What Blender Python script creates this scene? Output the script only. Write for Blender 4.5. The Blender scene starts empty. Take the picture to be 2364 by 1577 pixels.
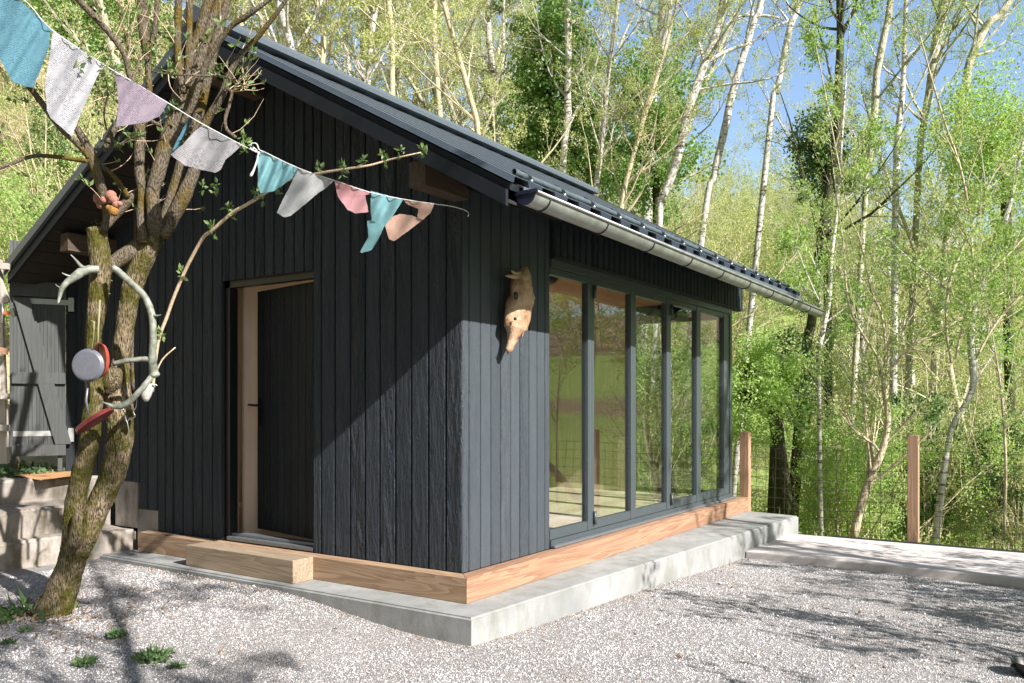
import bpy, bmesh, math, random
import numpy as np
from mathutils import Vector, Matrix
R = math.radians
SC = bpy.context.scene
COL = SC.collection

# ------------------------------------------------------------------ camera / light
FPX, CX, HY = 1948.0, 1182.0, 933.0
TH = math.atan2(2472 - CX, FPX)
RX, RY = math.sin(TH), -math.cos(TH)          # camera right in world
FX, FY = math.cos(TH), math.sin(TH)           # camera forward in world
CAM = Vector((-4.527, -3.398, 1.131))
cam = bpy.data.cameras.new('camera'); cam_o = bpy.data.objects.new('camera', cam); COL.objects.link(cam_o)
cam.lens = 36 * FPX / 2364; cam.sensor_width = 36; cam.shift_y = 144.5 / 2364
cam.clip_end = 2000; cam.clip_start = .05
cam_o.location = CAM
cam_o.rotation_euler = (R(90), 0, math.atan2(-FX, FY))
SC.camera = cam_o

SUN_T = Vector((.155, 1, -.70)).normalized()    # travel direction of the sunlight
sun = bpy.data.lights.new('sun', 'SUN'); sun.energy = 5.0; sun.angle = R(.5); sun.color = (1, .955, .905)
sun_o = bpy.data.objects.new('sun', sun); COL.objects.link(sun_o)
sun_o.rotation_euler = SUN_T.to_track_quat('-Z', 'Y').to_euler()
w = bpy.data.worlds.new('World'); SC.world = w; w.use_nodes = True
nt = w.node_tree; bg = nt.nodes['Background']
sky = nt.nodes.new('ShaderNodeTexSky'); sky.sky_type = 'NISHITA'; sky.sun_disc = False
sky.sun_elevation = math.asin(-SUN_T.z)
sky.sun_rotation = math.atan2(-SUN_T.x, -SUN_T.y)
sky.air_density = 1.0; sky.dust_density = 1.2; sky.ozone_density = 1.6
# sky brightened by direction towards +X +Y, an added haze-like boost; plain sky elsewhere
tc = nt.nodes.new('ShaderNodeTexCoord'); dp = nt.nodes.new('ShaderNodeVectorMath'); dp.operation = 'DOT_PRODUCT'; dp.inputs[1].default_value = (.80, .55, .12)
nt.links.new(tc.outputs['Generated'], dp.inputs[0])
mr = nt.nodes.new('ShaderNodeMapRange'); mr.interpolation_type = 'SMOOTHSTEP'
mr.inputs['From Min'].default_value = .0; mr.inputs['From Max'].default_value = 1; mr.inputs['To Min'].default_value = 1; mr.inputs['To Max'].default_value = 1.85
nt.links.new(dp.outputs['Value'], mr.inputs['Value'])
vm = nt.nodes.new('ShaderNodeVectorMath'); vm.operation = 'SCALE'; nt.links.new(sky.outputs[0], vm.inputs[0]); nt.links.new(mr.outputs[0], vm.inputs['Scale'])
nt.links.new(vm.outputs[0], bg.inputs[0]); bg.inputs[1].default_value = .066
SC.view_settings.view_transform = 'Standard'; SC.view_settings.look = 'None'
SC.view_settings.exposure = 1.12; SC.view_settings.gamma = 1
SC.cycles.max_bounces = 9; SC.cycles.transparent_max_bounces = 12
SC.cycles.diffuse_bounces = 5; SC.cycles.glossy_bounces = 3; SC.cycles.transmission_bounces = 4
SC.cycles.use_denoising = True
SC.cycles.sample_clamp_indirect = 6

# ------------------------------------------------------------------ pixel -> world measuring helpers
def ray(x, y):
    r = (x - CX) / FPX
    return Vector((FX + r * RX, FY + r * RY, -(y - HY) / FPX))
def at(x, y, d): return CAM + d * ray(x, y)
def onX(x, y, v): r = ray(x, y); return CAM + r * ((v - CAM.x) / r.x)
def onY(x, y, v): r = ray(x, y); return CAM + r * ((v - CAM.y) / r.y)
def onZ(x, y, v): r = ray(x, y); return CAM + r * ((v - CAM.z) / r.z)

# ------------------------------------------------------------------ object helpers
def tag(o, label=None, cat=None, group=None, kind=None):
    if label: o['label'] = label
    if cat: o['category'] = cat
    if group: o['group'] = group
    if kind: o['kind'] = kind
    return o
def empty(name, loc=(0, 0, 0), label=None, cat=None, group=None):
    o = bpy.data.objects.new(name, None); COL.objects.link(o); o.location = loc
    o.empty_display_size = .2
    return tag(o, label, cat, group)

class MB:
    """collects shapes given in world (or local) coordinates and links them as one mesh object"""
    def __init__(s): s.v = []; s.f = []; s.sm = []; s.n = 0
    def add(s, vs, fs, smooth=False):
        s.v.append(np.asarray(vs, float).reshape(-1, 3)); s.f.append((s.n, fs)); s.sm.append(smooth)
        s.n += len(s.v[-1])
    def box(s, x0, x1, y0, y1, z0, z1, b=0):
        if b <= 0:
            vs = [(x, y, z) for x in (x0, x1) for y in (y0, y1) for z in (z0, z1)]
            fs = [(0, 1, 3, 2), (4, 6, 7, 5), (0, 4, 5, 1), (2, 3, 7, 6), (0, 2, 6, 4), (1, 5, 7, 3)]
            s.add(vs, fs)
        else:
            bm = bmesh.new(); bmesh.ops.create_cube(bm, size=1)
            for v in bm.verts: v.co = Vector(((x0 + x1) / 2 + v.co.x * (x1 - x0), (y0 + y1) / 2 + v.co.y * (y1 - y0), (z0 + z1) / 2 + v.co.z * (z1 - z0)))
            bmesh.ops.bevel(bm, geom=bm.edges[:], offset=b, segments=2, affect='EDGES', profile=.7)
            s.addbm(bm)
    def addbm(s, bm, smooth=False):
        bm.verts.index_update(); s.add([v.co[:] for v in bm.verts], [tuple(v.index for v in f.verts) for f in bm.faces], smooth); bm.free()
    def trunk(s, pts, rad, n, rng, amp=.13):
        base = len(s.v); s.tube(pts, rad, n); V = s.v[base].reshape(len(pts), n, 3); c = np.asarray(pts, float)[:, None, :]
        L = np.concatenate([[0], np.cumsum(np.linalg.norm(np.diff(np.asarray(pts, float), axis=0), axis=1))])[:, None]
        th = (np.arange(n) * 2 * math.pi / n)[None, :]; ph = rng.uniform(0, 6.28, 8)
        w_ = th + .35 * np.sin(L * 9 + ph[0]) + .2 * np.sin(L * 23 + ph[1])
        r_ = np.abs(np.sin(w_ * 4.5 + ph[2] + np.sin(L * 14))) * .9 + np.abs(np.sin(w_ * 7 + ph[3] + 1.5 * np.sin(L * 8 + ph[4]))) * .7
        r_ += .6 * np.sin(L * 31 + 3 * np.sin(th * 2 + ph[5])) * .4 + rng.uniform(-.35, .35, (len(pts), n)) + .5 * np.sin(L * 6 + th + ph[6])
        s.v[base] = (c + (V - c) * (1 + amp * (r_ - .7))[..., None]).reshape(-1, 3)
    def prism(s, poly, d):
        """poly: list of 3d points (planar), extruded by vector d"""
        n = len(poly); d = Vector(d)
        vs = [tuple(p) for p in poly] + [tuple(Vector(p) + d) for p in poly]
        fs = [tuple(range(n))[::-1], tuple(range(n, 2 * n))] + [(i, (i + 1) % n, n + (i + 1) % n, n + i) for i in range(n)]
        s.add(vs, fs)
    def bar(s, a, b, wd, ht, up=(0, 0, 1)):
        a, b, up = Vector(a), Vector(b), Vector(up); d = (b - a).normalized()
        sd = d.cross(up).normalized(); u = sd.cross(d)
        vs = [tuple(p + sd * i * wd / 2 + u * j * ht / 2) for p in (a, b) for i in (-1, 1) for j in (-1, 1)]
        s.add(vs, [(0, 1, 3, 2), (4, 6, 7, 5), (0, 4, 5, 1), (2, 3, 7, 6), (0, 2, 6, 4), (1, 5, 7, 3)])
    def tube(s, pts, rad, n=8, cap=True, wob=0, rng=None, smooth=True):
        pts = np.asarray([tuple(p) for p in pts], float); m = len(pts)
        rad = np.full(m, rad) if np.isscalar(rad) else np.asarray(rad, float)
        t = np.gradient(pts, axis=0); t /= np.linalg.norm(t, axis=1)[:, None] + 1e-9
        ref = np.array([0, 0, 1.]) if abs(t[:, 2]).mean() < .8 else np.array([1., 0, 0])
        a = np.cross(t, ref); a /= np.linalg.norm(a, axis=1)[:, None] + 1e-9
        b = np.cross(t, a)
        th = np.arange(n) * 2 * math.pi / n
        rr = rad[:, None] * np.ones((m, n))
        if wob and rng is not None:
            k = rng.uniform(-1, 1, (m, n)); rr = rr * (1 + wob * k)
        vs = pts[:, None, :] + rr[:, :, None] * (np.cos(th)[None, :, None] * a[:, None, :] + np.sin(th)[None, :, None] * b[:, None, :])
        fs = []
        for i in range(m - 1):
            for j in range(n):
                k = (j + 1) % n
                fs.append((i * n + j, i * n + k, (i + 1) * n + k, (i + 1) * n + j))
        if cap: fs.append(tuple(range(n))[::-1]); fs.append(tuple((m - 1) * n + j for j in range(n)))
        s.add(vs.reshape(-1, 3), fs, smooth)
    def ball(s, c, r, sub=2, M=None, smooth=True):
        bm = bmesh.new(); bmesh.ops.create_icosphere(bm, subdivisions=sub, radius=1)
        r = (r, r, r) if np.isscalar(r) else r
        for v in bm.verts:
            q = Vector((v.co.x * r[0], v.co.y * r[1], v.co.z * r[2]))
            if M is not None: q = M @ q
            v.co = Vector(c) + q
        s.addbm(bm, smooth)
    def quads(s, V):  # V (N,4,3)
        N = len(V); s.add(V.reshape(-1, 3), np.arange(4 * N).reshape(N, 4), False)
    def build(s, name, mat, parent=None, origin=None):
        V = np.concatenate(s.v) if s.v else np.zeros((0, 3))
        if origin is None: origin = parent.location if (parent is not None and not parent.parent) else ((0, 0, 0) if parent is None else None)
        if parent is not None:
            off = Vector((0, 0, 0)); q = parent
            while q is not None: off += q.location; q = q.parent
        else: off = Vector(origin)
        V = V - np.array(off)
        me = bpy.data.meshes.new(name)
        loops = []; starts = []; tot = []; smooth = []
        k = 0
        for (base, fs), sm in zip(s.f, s.sm):
            if isinstance(fs, np.ndarray):
                L = (fs + base).ravel(); n = fs.shape[1]; N = len(fs)
                loops.append(L); starts.append(k + np.arange(N) * n); tot.append(np.full(N, n)); k += N * n; smooth.append(np.full(N, sm))
            else:
                ln = np.array([len(f) for f in fs]); L = np.array([i for f in fs for i in f]) + base
                loops.append(L); starts.append(k + np.concatenate([[0], np.cumsum(ln)[:-1]])); tot.append(ln); k += int(ln.sum()); smooth.append(np.full(len(fs), sm))
        loops = np.concatenate(loops).astype(np.int32); starts = np.concatenate(starts).astype(np.int32)
        me.vertices.add(len(V)); me.vertices.foreach_set('co', V.ravel().astype(np.float32))
        me.loops.add(len(loops)); me.loops.foreach_set('vertex_index', loops)
        me.polygons.add(len(starts)); me.polygons.foreach_set('loop_start', starts)
        try: me.polygons.foreach_set('loop_total', np.concatenate(tot).astype(np.int32))
        except Exception: pass
        me.polygons.foreach_set('use_smooth', np.concatenate(smooth).astype(bool))
        me.update(calc_edges=True); me.validate()
        me.materials.append(mat)
        o = bpy.data.objects.new(name, me); COL.objects.link(o)
        if parent is not None: o.parent = parent
        else: o.location = off
        return o
def fixn(o):
    bm = bmesh.new(); bm.from_mesh(o.data); bmesh.ops.recalc_face_normals(bm, faces=bm.faces); bm.to_mesh(o.data); bm.free(); return o

# ------------------------------------------------------------------ materials
def mat(name):
    m = bpy.data.materials.new(name); m.use_nodes = True
    return m, m.node_tree, m.node_tree.nodes['Principled BSDF']
def nd(nt, t, **k):
    n = nt.nodes.new('ShaderNode' + t)
    for a, b in k.items(): setattr(n, a, b)
    return n
def coords(nt, scale=(1, 1, 1), which='Object', rot=(0, 0, 0)):
    tc = nd(nt, 'TexCoord'); mp = nd(nt, 'Mapping'); mp.inputs['Scale'].default_value = scale; mp.inputs['Rotation'].default_value = rot
    nt.links.new(tc.outputs[which], mp.inputs[0]); return mp.outputs[0]
def noise(nt, vec, scale, det=4, rough=.6, dist=0):
    n = nd(nt, 'TexNoise'); n.inputs['Scale'].default_value = scale; n.inputs['Detail'].default_value = det
    n.inputs['Roughness'].default_value = rough; n.inputs['Distortion'].default_value = dist
    nt.links.new(vec, n.inputs['Vector']); return n
def ramp(nt, fac, stops):
    r = nd(nt, 'ValToRGB'); e = r.color_ramp.elements
    while len(e) < len(stops): e.new(.5)
    for q, (p, c) in zip(e, stops): q.position = p; q.color = (*c, 1) if len(c) == 3 else c
    nt.links.new(fac, r.inputs[0]); return r.outputs[0]
def bump(nt, h, b, strength=.5, dist=.01, prev=None):
    n = nd(nt, 'Bump'); n.inputs['Strength'].default_value = strength; n.inputs['Distance'].default_value = dist
    nt.links.new(h, n.inputs['Height'])
    if prev is not None: nt.links.new(prev, n.inputs['Normal'])
    if b is not None: nt.links.new(n.outputs[0], b.inputs['Normal'])
    return n.outputs[0]
def mix(nt, f, a, c, mode='MIX'):
    m = nd(nt, 'MixRGB', blend_type=mode)
    for i, x in enumerate((f, a, c)):
        if hasattr(x, 'links'): nt.links.new(x, m.inputs[i])
        elif i == 0: m.inputs[0].default_value = x
        else: m.inputs[i].default_value = (*x, 1)
    return m.outputs[0]
def math_(nt, op, a, b=0.0):
    m = nd(nt, 'Math', operation=op)
    for i, x in enumerate((a, b)):
        if hasattr(x, 'links'): nt.links.new(x, m.inputs[i])
        else: m.inputs[i].default_value = x
    return m.outputs[0]
def isl(nt): return nd(nt, 'NewGeometry').outputs['Random Per Island']

def m_simple(name, col, rough=.5, metal=0, nscale=0, var=.3, bmp=0, spec=.5):
    m, n, b = mat(name); b.inputs['Roughness'].default_value = rough; b.inputs['Metallic'].default_value = metal
    b.inputs['Specular IOR Level'].default_value = spec
    if nscale:
        ns = noise(n, coords(n), nscale, 5)
        c = ramp(n, ns.outputs[0], [(.3, tuple(x * (1 - var) for x in col)), (.7, tuple(min(1, x * (1 + var)) for x in col))])
        n.links.new(c, b.inputs[0])
        if bmp: bump(n, ns.outputs[0], b, bmp, .01)
        rr = ramp(n, ns.outputs[0], [(.3, (rough * .8,) * 3), (.7, (min(1, rough * 1.2),) * 3)]); n.links.new(rr, b.inputs['Roughness'])
    else: b.inputs[0].default_value = (*col, 1)
    return m
def m_wood(name, c1, c2, axis='z', rough=.7, gs=1.0, bmp=.5, per=.25, knots=True, ring=1.0, bd=.004):
    m, n, b = mat(name); b.inputs['Roughness'].default_value = rough
    sc = {'z': (14, 14, .9), 'x': (.9, 14, 14), 'y': (14, .9, 14)}[axis]
    tc = nd(n, 'TexCoord'); mp = nd(n, 'Mapping'); mp.inputs['Scale'].default_value = tuple(x * gs for x in sc)
    # shift pattern per board
    cmb = nd(n, 'CombineXYZ'); rv = isl(n); k = math_(n, 'MULTIPLY', rv, 37.0)
    for i in range(3): n.links.new(k, cmb.inputs[i])
    va = nd(n, 'VectorMath', operation='ADD'); n.links.new(tc.outputs['Object'], va.inputs[0]); n.links.new(cmb.outputs[0], va.inputs[1])
    n.links.new(va.outputs[0], mp.inputs[0])
    a = noise(n, mp.outputs[0], 1.2, 3, .5, .6 * ring)
    fr = math_(n, 'FRACT', math_(n, 'MULTIPLY', a.outputs[0], 9.0 * ring))
    rg = ramp(n, fr, [(0, (0, 0, 0)), (.6, (.6, .6, .6)), (.9, (1, 1, 1)), (1, (.1, .1, .1))])
    fine = noise(n, mp.outputs[0], 7, 5, .7)
    h = mix(n, .45, rg, fine.outputs[0])
    c = ramp(n, h, [(.15, c1), (.75, c2)])
    c = mix(n, per, c, ramp(n, rv, [(0, tuple(x * .55 for x in c1)), (1, tuple(min(1, x * 1.3) for x in c2))]))
    n.links.new(c, b.inputs[0])
    bump(n, h, b, bmp, bd)
    return m

def m_clad(name, base, lift=1.0, bd=.008):
    """brushed, black-stained boards: deep brushed grain, thin stain that pales on the raised grain"""
    m, n, b = mat(name)
    tc = nd(n, 'TexCoord'); rv = isl(n); k = math_(n, 'MULTIPLY', rv, 53.0)
    cmb = nd(n, 'CombineXYZ')
    for i in range(3): n.links.new(k, cmb.inputs[i])
    va = nd(n, 'VectorMath', operation='ADD'); n.links.new(tc.outputs['Object'], va.inputs[0]); n.links.new(cmb.outputs[0], va.inputs[1])
    mp = nd(n, 'Mapping'); mp.inputs['Scale'].default_value = (10, 10, 1.5); n.links.new(va.outputs[0], mp.inputs[0])
    a = noise(n, mp.outputs[0], 1.5, 3, .55, 1.0)
    fr = math_(n, 'FRACT', math_(n, 'MULTIPLY', a.outputs[0], 16.0))
    rg = ramp(n, fr, [(0, (0, 0, 0)), (.5, (.8, .8, .8)), (.85, (1, 1, 1)), (1, (0, 0, 0))])
    mp2 = nd(n, 'Mapping'); mp2.inputs['Scale'].default_value = (60, 60, 25); n.links.new(va.outputs[0], mp2.inputs[0])
    pb = noise(n, mp2.outputs[0], 1.6, 4, .6)
    sel = ramp(n, math_(n, 'FRACT', math_(n, 'MULTIPLY', rv, 7.3)), [(.35, (0, 0, 0)), (.6, (1, 1, 1))])
    h = mix(n, mix(n, .6, sel, (.35, .35, .35)), rg, pb.outputs[0])
    mp3 = nd(n, 'Mapping'); mp3.inputs['Scale'].default_value = (2.5, 2.5, .8); n.links.new(va.outputs[0], mp3.inputs[0])
    big = noise(n, mp3.outputs[0], 1.2, 5, .65)
    c = ramp(n, h, [(.1, tuple(x * .65 for x in base)), (.9, tuple(x * 1.35 * lift for x in base))])
    c = mix(n, .55, c, ramp(n, big.outputs[0], [(.3, tuple(x * .7 for x in base)), (.7, tuple(x * 1.4 for x in base))]))
    c = mix(n, .3, c, ramp(n, rv, [(0, tuple(x * .6 for x in base)), (1, tuple(x * 1.5 for x in base))]))
    n.links.new(c, b.inputs[0]); b.inputs['Roughness'].default_value = .62
    b.inputs['Specular IOR Level'].default_value = .22
    bump(n, h, b, 1.0, bd)
    return m

M = {}
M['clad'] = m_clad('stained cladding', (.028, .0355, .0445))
M['doorclad'] = m_clad('black door boards', (.014, .018, .022))
M['cladside'] = m_clad('weathered sunlit side cladding', (.052, .061, .072), 1.0, .0025)  # lighter than the gable boards: sun bleaching plus sunlight put into the colour
M['fascia'] = m_simple('dark painted board', (.014, .017, .022), .6, 0, 12, .25, .1, .25)
M['beam'] = m_wood('larch beam', (.25, .14, .08), (.40, .28, .18), 'y', .7, .55, .35, .05, bd=.002)
M['beamx'] = m_wood('larch beam long', (.22, .11, .065), (.36, .215, .135), 'x', .7, .5, .35, .05, bd=.002)
M['block'] = m_wood('weathered larch block', (.21, .15, .10), (.34, .265, .185), 'y', .75, .5, .35, .05, bd=.002)
M['post'] = m_wood('fence post wood', (.27, .155, .09), (.44, .28, .18), 'z', .75, .6, .4, .2)
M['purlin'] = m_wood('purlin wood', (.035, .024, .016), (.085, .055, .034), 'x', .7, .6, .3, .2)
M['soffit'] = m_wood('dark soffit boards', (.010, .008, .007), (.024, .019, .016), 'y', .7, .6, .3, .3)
M['floor'] = m_wood('pale ash floor', (.62, .50, .35), (.76, .66, .50), 'x', .35, .6, .1, .3)
M['panel'] = m_simple('smooth pinkish panel', (.74, .55, .47), .6, 0, 3, .06)
M['ply'] = m_wood('pale spruce panel', (.30, .215, .16), (.40, .31, .24), 'z', .6, .25, .05, .05)
M['ceil'] = m_wood('warm timber ceiling', (.36, .17, .085), (.47, .25, .13), 'x', .6, .25, .05, .1)
M['grey'] = m_wood('weathered grey wood', (.30, .26, .22), (.50, .44, .38), 'z', .8, .6, .5, .3)
M['gate'] = m_wood('grey painted gate', (.033, .036, .035), (.062, .066, .064), 'z', .6, .5, .25, .3)
M['metal'] = m_simple('galvanised steel', (.34, .345, .335), .45, .6, 9, .22)
M['sheet'] = m_simple('dark coated roof sheet', (.060, .074, .092), .38, .0, 6, .08)
M['trim'] = m_simple('coated trim sheet', (.085, .105, .125), .45, .0, 60, .12, .05)
M['pipe'] = m_simple('snow pipe steel', (.11, .135, .15), .42, .3, 30, .2)
M['frame'] = m_simple('anthracite window frame', (.055, .068, .078), .38, .0, 40, .08)
M['cap'] = m_simple('dark gutter cap', (.018, .02, .045), .4)
M['blackm'] = m_simple('black metal', (.01, .01, .011), .4)
M['screw'] = m_simple('zinc screw', (.6, .6, .6), .3, .9)
M['alu'] = m_simple('aluminium sill', (.17, .185, .20), .4, .4, 30, .1)

def m_conc(name, c1, c2, stain, rough=.85, bs=.35):
    m, n, b = mat(name); v = coords(n)
    a = noise(n, v, 2.2, 8, .62); f = noise(n, v, 60, 4, .6); sp = nd(n, 'TexVoronoi'); sp.inputs['Scale'].default_value = 70; n.links.new(v, sp.inputs['Vector'])
    c = ramp(n, a.outputs[0], [(.3, c1), (.7, c2)])
    st = noise(n, coords(n, (3, 3, 1.2)), 2.0, 6, .7)
    c = mix(n, ramp(n, st.outputs[0], [(.46, (0, 0, 0)), (.66, (.9, .9, .9))]), c, stain)
    holes = ramp(n, sp.outputs[0], [(.05, (0, 0, 0)), (.1, (1, 1, 1))])
    hn = ramp(n, noise(n, v, 9, 2).outputs[0], [(.6, (1, 1, 1)), (.66, (0, 0, 0))])
    hh = mix(n, 1, holes, hn, 'LIGHTEN')
    c = mix(n, .8, c, mix(n, 1, c, hh, 'MULTIPLY'))
    n.links.new(c, b.inputs[0]); b.inputs['Roughness'].default_value = rough
    h = mix(n, .5, mix(n, .5, a.outputs[0], f.outputs[0]), hh)
    bump(n, h, b, bs, .01)
    return m
M['slab'] = m_conc('cast concrete', (.22, .225, .225), (.34, .34, .335), (.20, .205, .18), bs=.5)
M['step'] = m_conc('old stained concrete', (.25, .22, .195), (.375, .335, .30), (.125, .10, .06), bs=.6)
M['path'] = m_conc('pinkish concrete', (.52, .47, .455), (.62, .57, .555), (.46, .41, .40), bs=.3)

def patchy(nt, c, amt=.55):
    a = noise(nt, coords(nt), .9, 6, .7); k = ramp(nt, a.outputs[0], [(.42, (1, 1, 1)), (.62, (1 - amt * .55, 1 - amt * .62, 1 - amt * .70))]); return mix(nt, 1, c, k, 'MULTIPLY')
# gravel sheet + stones
m, n, b = mat('crushed stone gravel'); M['gravel'] = m
v = coords(n); vo = nd(n, 'TexVoronoi'); vo.inputs['Scale'].default_value = 130; vo.inputs['Randomness'].default_value = 1; n.links.new(v, vo.inputs['Vector'])
big = noise(n, v, 1.3, 5, .6)
sep = nd(n, 'SeparateColor'); n.links.new(vo.outputs['Color'], sep.inputs[0])
c = ramp(n, sep.outputs[0], [(0, (.26, .25, .25)), (.2, (.48, .46, .46)), (.6, (.62, .595, .60)), (1, (.78, .75, .755))])
c = mix(n, .5, c, ramp(n, big.outputs[0], [(.35, (.40, .375, .36)), (.7, (.60, .57, .56))]))
vd = nd(n, 'TexVoronoi', feature='DISTANCE_TO_EDGE'); vd.inputs['Scale'].default_value = 130; n.links.new(v, vd.inputs['Vector'])
c = mix(n, ramp(n, vd.outputs[0], [(.0, (.75, .75, .75)), (.12, (0, 0, 0))]), c, (.10, .095, .09))
n.links.new(c, b.inputs[0]); b.inputs['Roughness'].default_value = .9
bump(n, math_(n, 'ADD', ramp(n, vd.outputs[0], [(0, (0, 0, 0)), (.25, (1, 1, 1))]), sep.outputs[1]), b, 1.0, .008)
m, n, b = mat('gravel stones'); M['stones'] = m
rv = isl(n)
c = ramp(n, rv, [(0, (.16, .15, .15)), (.08, (.40, .38, .38)), (.35, (.58, .555, .56)), (.95, (.72, .69, .695)), (1, (.60, .42, .30))]); c = patchy(n, c)
n.links.new(c, b.inputs[0]); b.inputs['Roughness'].default_value = .85

def m_leaf(name, c1, c2, rough=.5, trans=.45, objvar=.25):
    m, n, b = mat(name); rv = isl(n)
    c = ramp(n, rv, [(0, c1), (1, c2)])
    oi = nd(n, 'ObjectInfo')
    c = mix(n, objvar, c, ramp(n, oi.outputs['Random'], [(0, tuple(x * .55 for x in c1)), (1, tuple(min(1, x * 1.3) for x in c2))]))
    n.links.new(c, b.inputs[0]); b.inputs['Roughness'].default_value = rough
    tr = nd(n, 'BsdfTranslucent'); n.links.new(mix(n, 1, c, (1, 1, .6), 'MULTIPLY'), tr.inputs[0])
    ms = nd(n, 'MixShader'); ms.inputs[0].default_value = trans
    n.links.new(b.outputs[0], ms.inputs[1]); n.links.new(tr.outputs[0], ms.inputs[2])
    n.links.new(ms.outputs[0], n.nodes['Material Output'].inputs[0]); return m
M['leaf'] = m_leaf('spring leaves', (.26, .36, .10), (.50, .60, .25), .5, .5)
M['leafy'] = m_leaf('pale yellow green buds', (.36, .42, .15), (.60, .64, .31), .5, .5)
M['leafg'] = m_leaf('fresh green leaves', (.24, .40, .10), (.50, .66, .24), .5, .55)
M['ivy'] = m_leaf('ivy leaves', (.12, .24, .06), (.36, .54, .18), .4, .45)
M['dark'] = m_leaf('dark evergreen leaves', (.07, .15, .045), (.20, .34, .11), .4, .35)
M['dry'] = m_leaf('dry grass and litter', (.34, .28, .17), (.66, .56, .38), .8, .35)
M['weed'] = m_leaf('weed leaves', (.05, .10, .045), (.15, .24, .09), .5, .3)
M['elderleaf'] = m_leaf('elder leaves', (.12, .20, .06), (.30, .42, .16), .45, .35)

def m_bark(name, c1, c2, moss=None, mamt=.5, sc=1, marks=None, bs=.8, st=(9, 9, 2.4)):
    m, n, b = mat(name); v = coords(n, tuple(x * sc for x in st)); v1 = coords(n)
    a = noise(n, v, 3.2, 6, .7, .4); 
    vv = nd(n, 'TexVoronoi'); vv.inputs['Scale'].default_value = 3.4 * 1.6; n.links.new(v, vv.inputs['Vector'])
    h = mix(n, .5, a.outputs[0], vv.outputs[0])
    c = ramp(n, h, [(.2 if sc < 2 else .34, c1), (.62 if sc < 2 else .58, c2)])
    if marks:
        mk = noise(n, coords(n, (3, 3, 14)), 1.6, 4, .7)
        c = mix(n, ramp(n, mk.outputs[0], [(.56, (0, 0, 0)), (.62, (1, 1, 1))]), c, marks)
        bl = noise(n, v1, 1.1, 3, .6); c = mix(n, ramp(n, bl.outputs[0], [(.5, (0, 0, 0)), (.75, (.55, .55, .55))]), c, tuple(x * .45 for x in c2))
    if moss:
        mo = noise(n, v1, 5.5, 5, .65)
        fac = ramp(n, mo.outputs[0], [(.62 - .25 * mamt, (0, 0, 0)), (.72 - .2 * mamt, (1, 1, 1))])
        mc = ramp(n, noise(n, v1, 60, 3).outputs[0], [(.3, tuple(x * .4 for x in moss)), (.7, moss)])
        c = mix(n, fac, c, mc)
    n.links.new(c, b.inputs[0]); b.inputs['Roughness'].default_value = .9; b.inputs['Specular IOR Level'].default_value = .2
    bump(n, h, b, bs, (.02 if sc < 2 else .05) / sc)
    return m
M['bark_pale'] = m_bark('pale birch like bark', (.26, .24, .21), (.60, .565, .52), None, marks=(.10, .085, .07), bs=.4, st=(4, 4, 2))
M['bark_mossy'] = m_bark('green grey bark', (.24, .22, .15), (.50, .46, .36), (.22, .24, .08), .5, 1)
M['bark_brown'] = m_bark('olive brown bark', (.26, .21, .13), (.54, .47, .32), None, bs=.5)
M['bark_dark'] = m_bark('dark mossy bark', (.02, .02, .012), (.085, .08, .05), (.06, .08, .02), .6)
M['bark_elder'] = m_bark('furrowed mossy elder bark', (.018, .013, .008), (.28, .215, .14), (.11, .10, .02), .8, 2.6, bs=1.0, st=(10, 10, 1.5))
M['bark_grey'] = m_bark('greyish branch bark', (.04, .032, .023), (.16, .13, .095), (.15, .105, .022), .5, 3, bs=.8)
M['bark_young'] = m_bark('smooth tan shoot bark', (.42, .30, .20), (.62, .48, .34), None, 0, 3, bs=.3)
M['moss'] = m_leaf('moss tufts', (.025, .045, .008), (.12, .15, .03), .9, .15)

def build_group(mb, name, m, parent): return mb.build(name, M[m], parent)

# ------------------------------------------------------------------ terrain
def sm(a, b, x):
    t = min(1, max(0, (x - a) / (b - a))); return t * t * (3 - 2 * t)
def gz(x, y):      # height of the gravel court
    z = -.34 - .019 * (x + .4) * (1 if x > -.4 else -.1)
    z += .13 * sm(-.1, 1.5, y) * (1 - sm(.0, 3.5, -x - .9) * .55)
    z -= .03 * sm(1, 4, -y)
    return z
PROF = [(-180, [(9, -.5), (20, 0), (60, 6), (150, 30), (300, 60)]),
        (-75, [(9, -.2), (14, 1), (30, 6), (60, 18), (150, 50), (300, 90)]),
        (-45, [(8.5, .3), (12, 1.6), (20, 7), (35, 17), (60, 32), (150, 66), (300, 90)]),
        (-18, [(8.5, .3), (12, 1.3), (20, 6), (35, 15), (60, 27), (150, 52), (300, 80)]),
        (-5, [(10, .2), (14, 1.0), (25, 5), (45, 11), (90, 20), (200, 36), (300, 50)]),
        (6, [(11, -.6), (14, -.6), (25, 1.2), (45, 5.5), (90, 12), (200, 30), (300, 42)]),
        (15, [(11, -.8), (14, -1.3), (25, -1.5), (42, 1.0), (60, 6), (90, 15), (130, 26), (200, 38), (300, 50)]),
        (31, [(11, -.8), (14, -1.6), (25, -2.2), (42, .2), (60, 4), (90, 12), (130, 22), (200, 34), (300, 50)]),
        (45, [(11, -.8), (20, -1.8), (40, -1.0), (70, 3), (110, 9.5), (160, 17), (300, 36)]),
        (75, [(11, -.8), (20, -1.8), (40, -1.0), (70, 2), (110, 7.0), (160, 13), (300, 32)]),
        (180, [(9, -.5), (20, 0), (60, 6), (150, 30), (300, 60)])]
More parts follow.
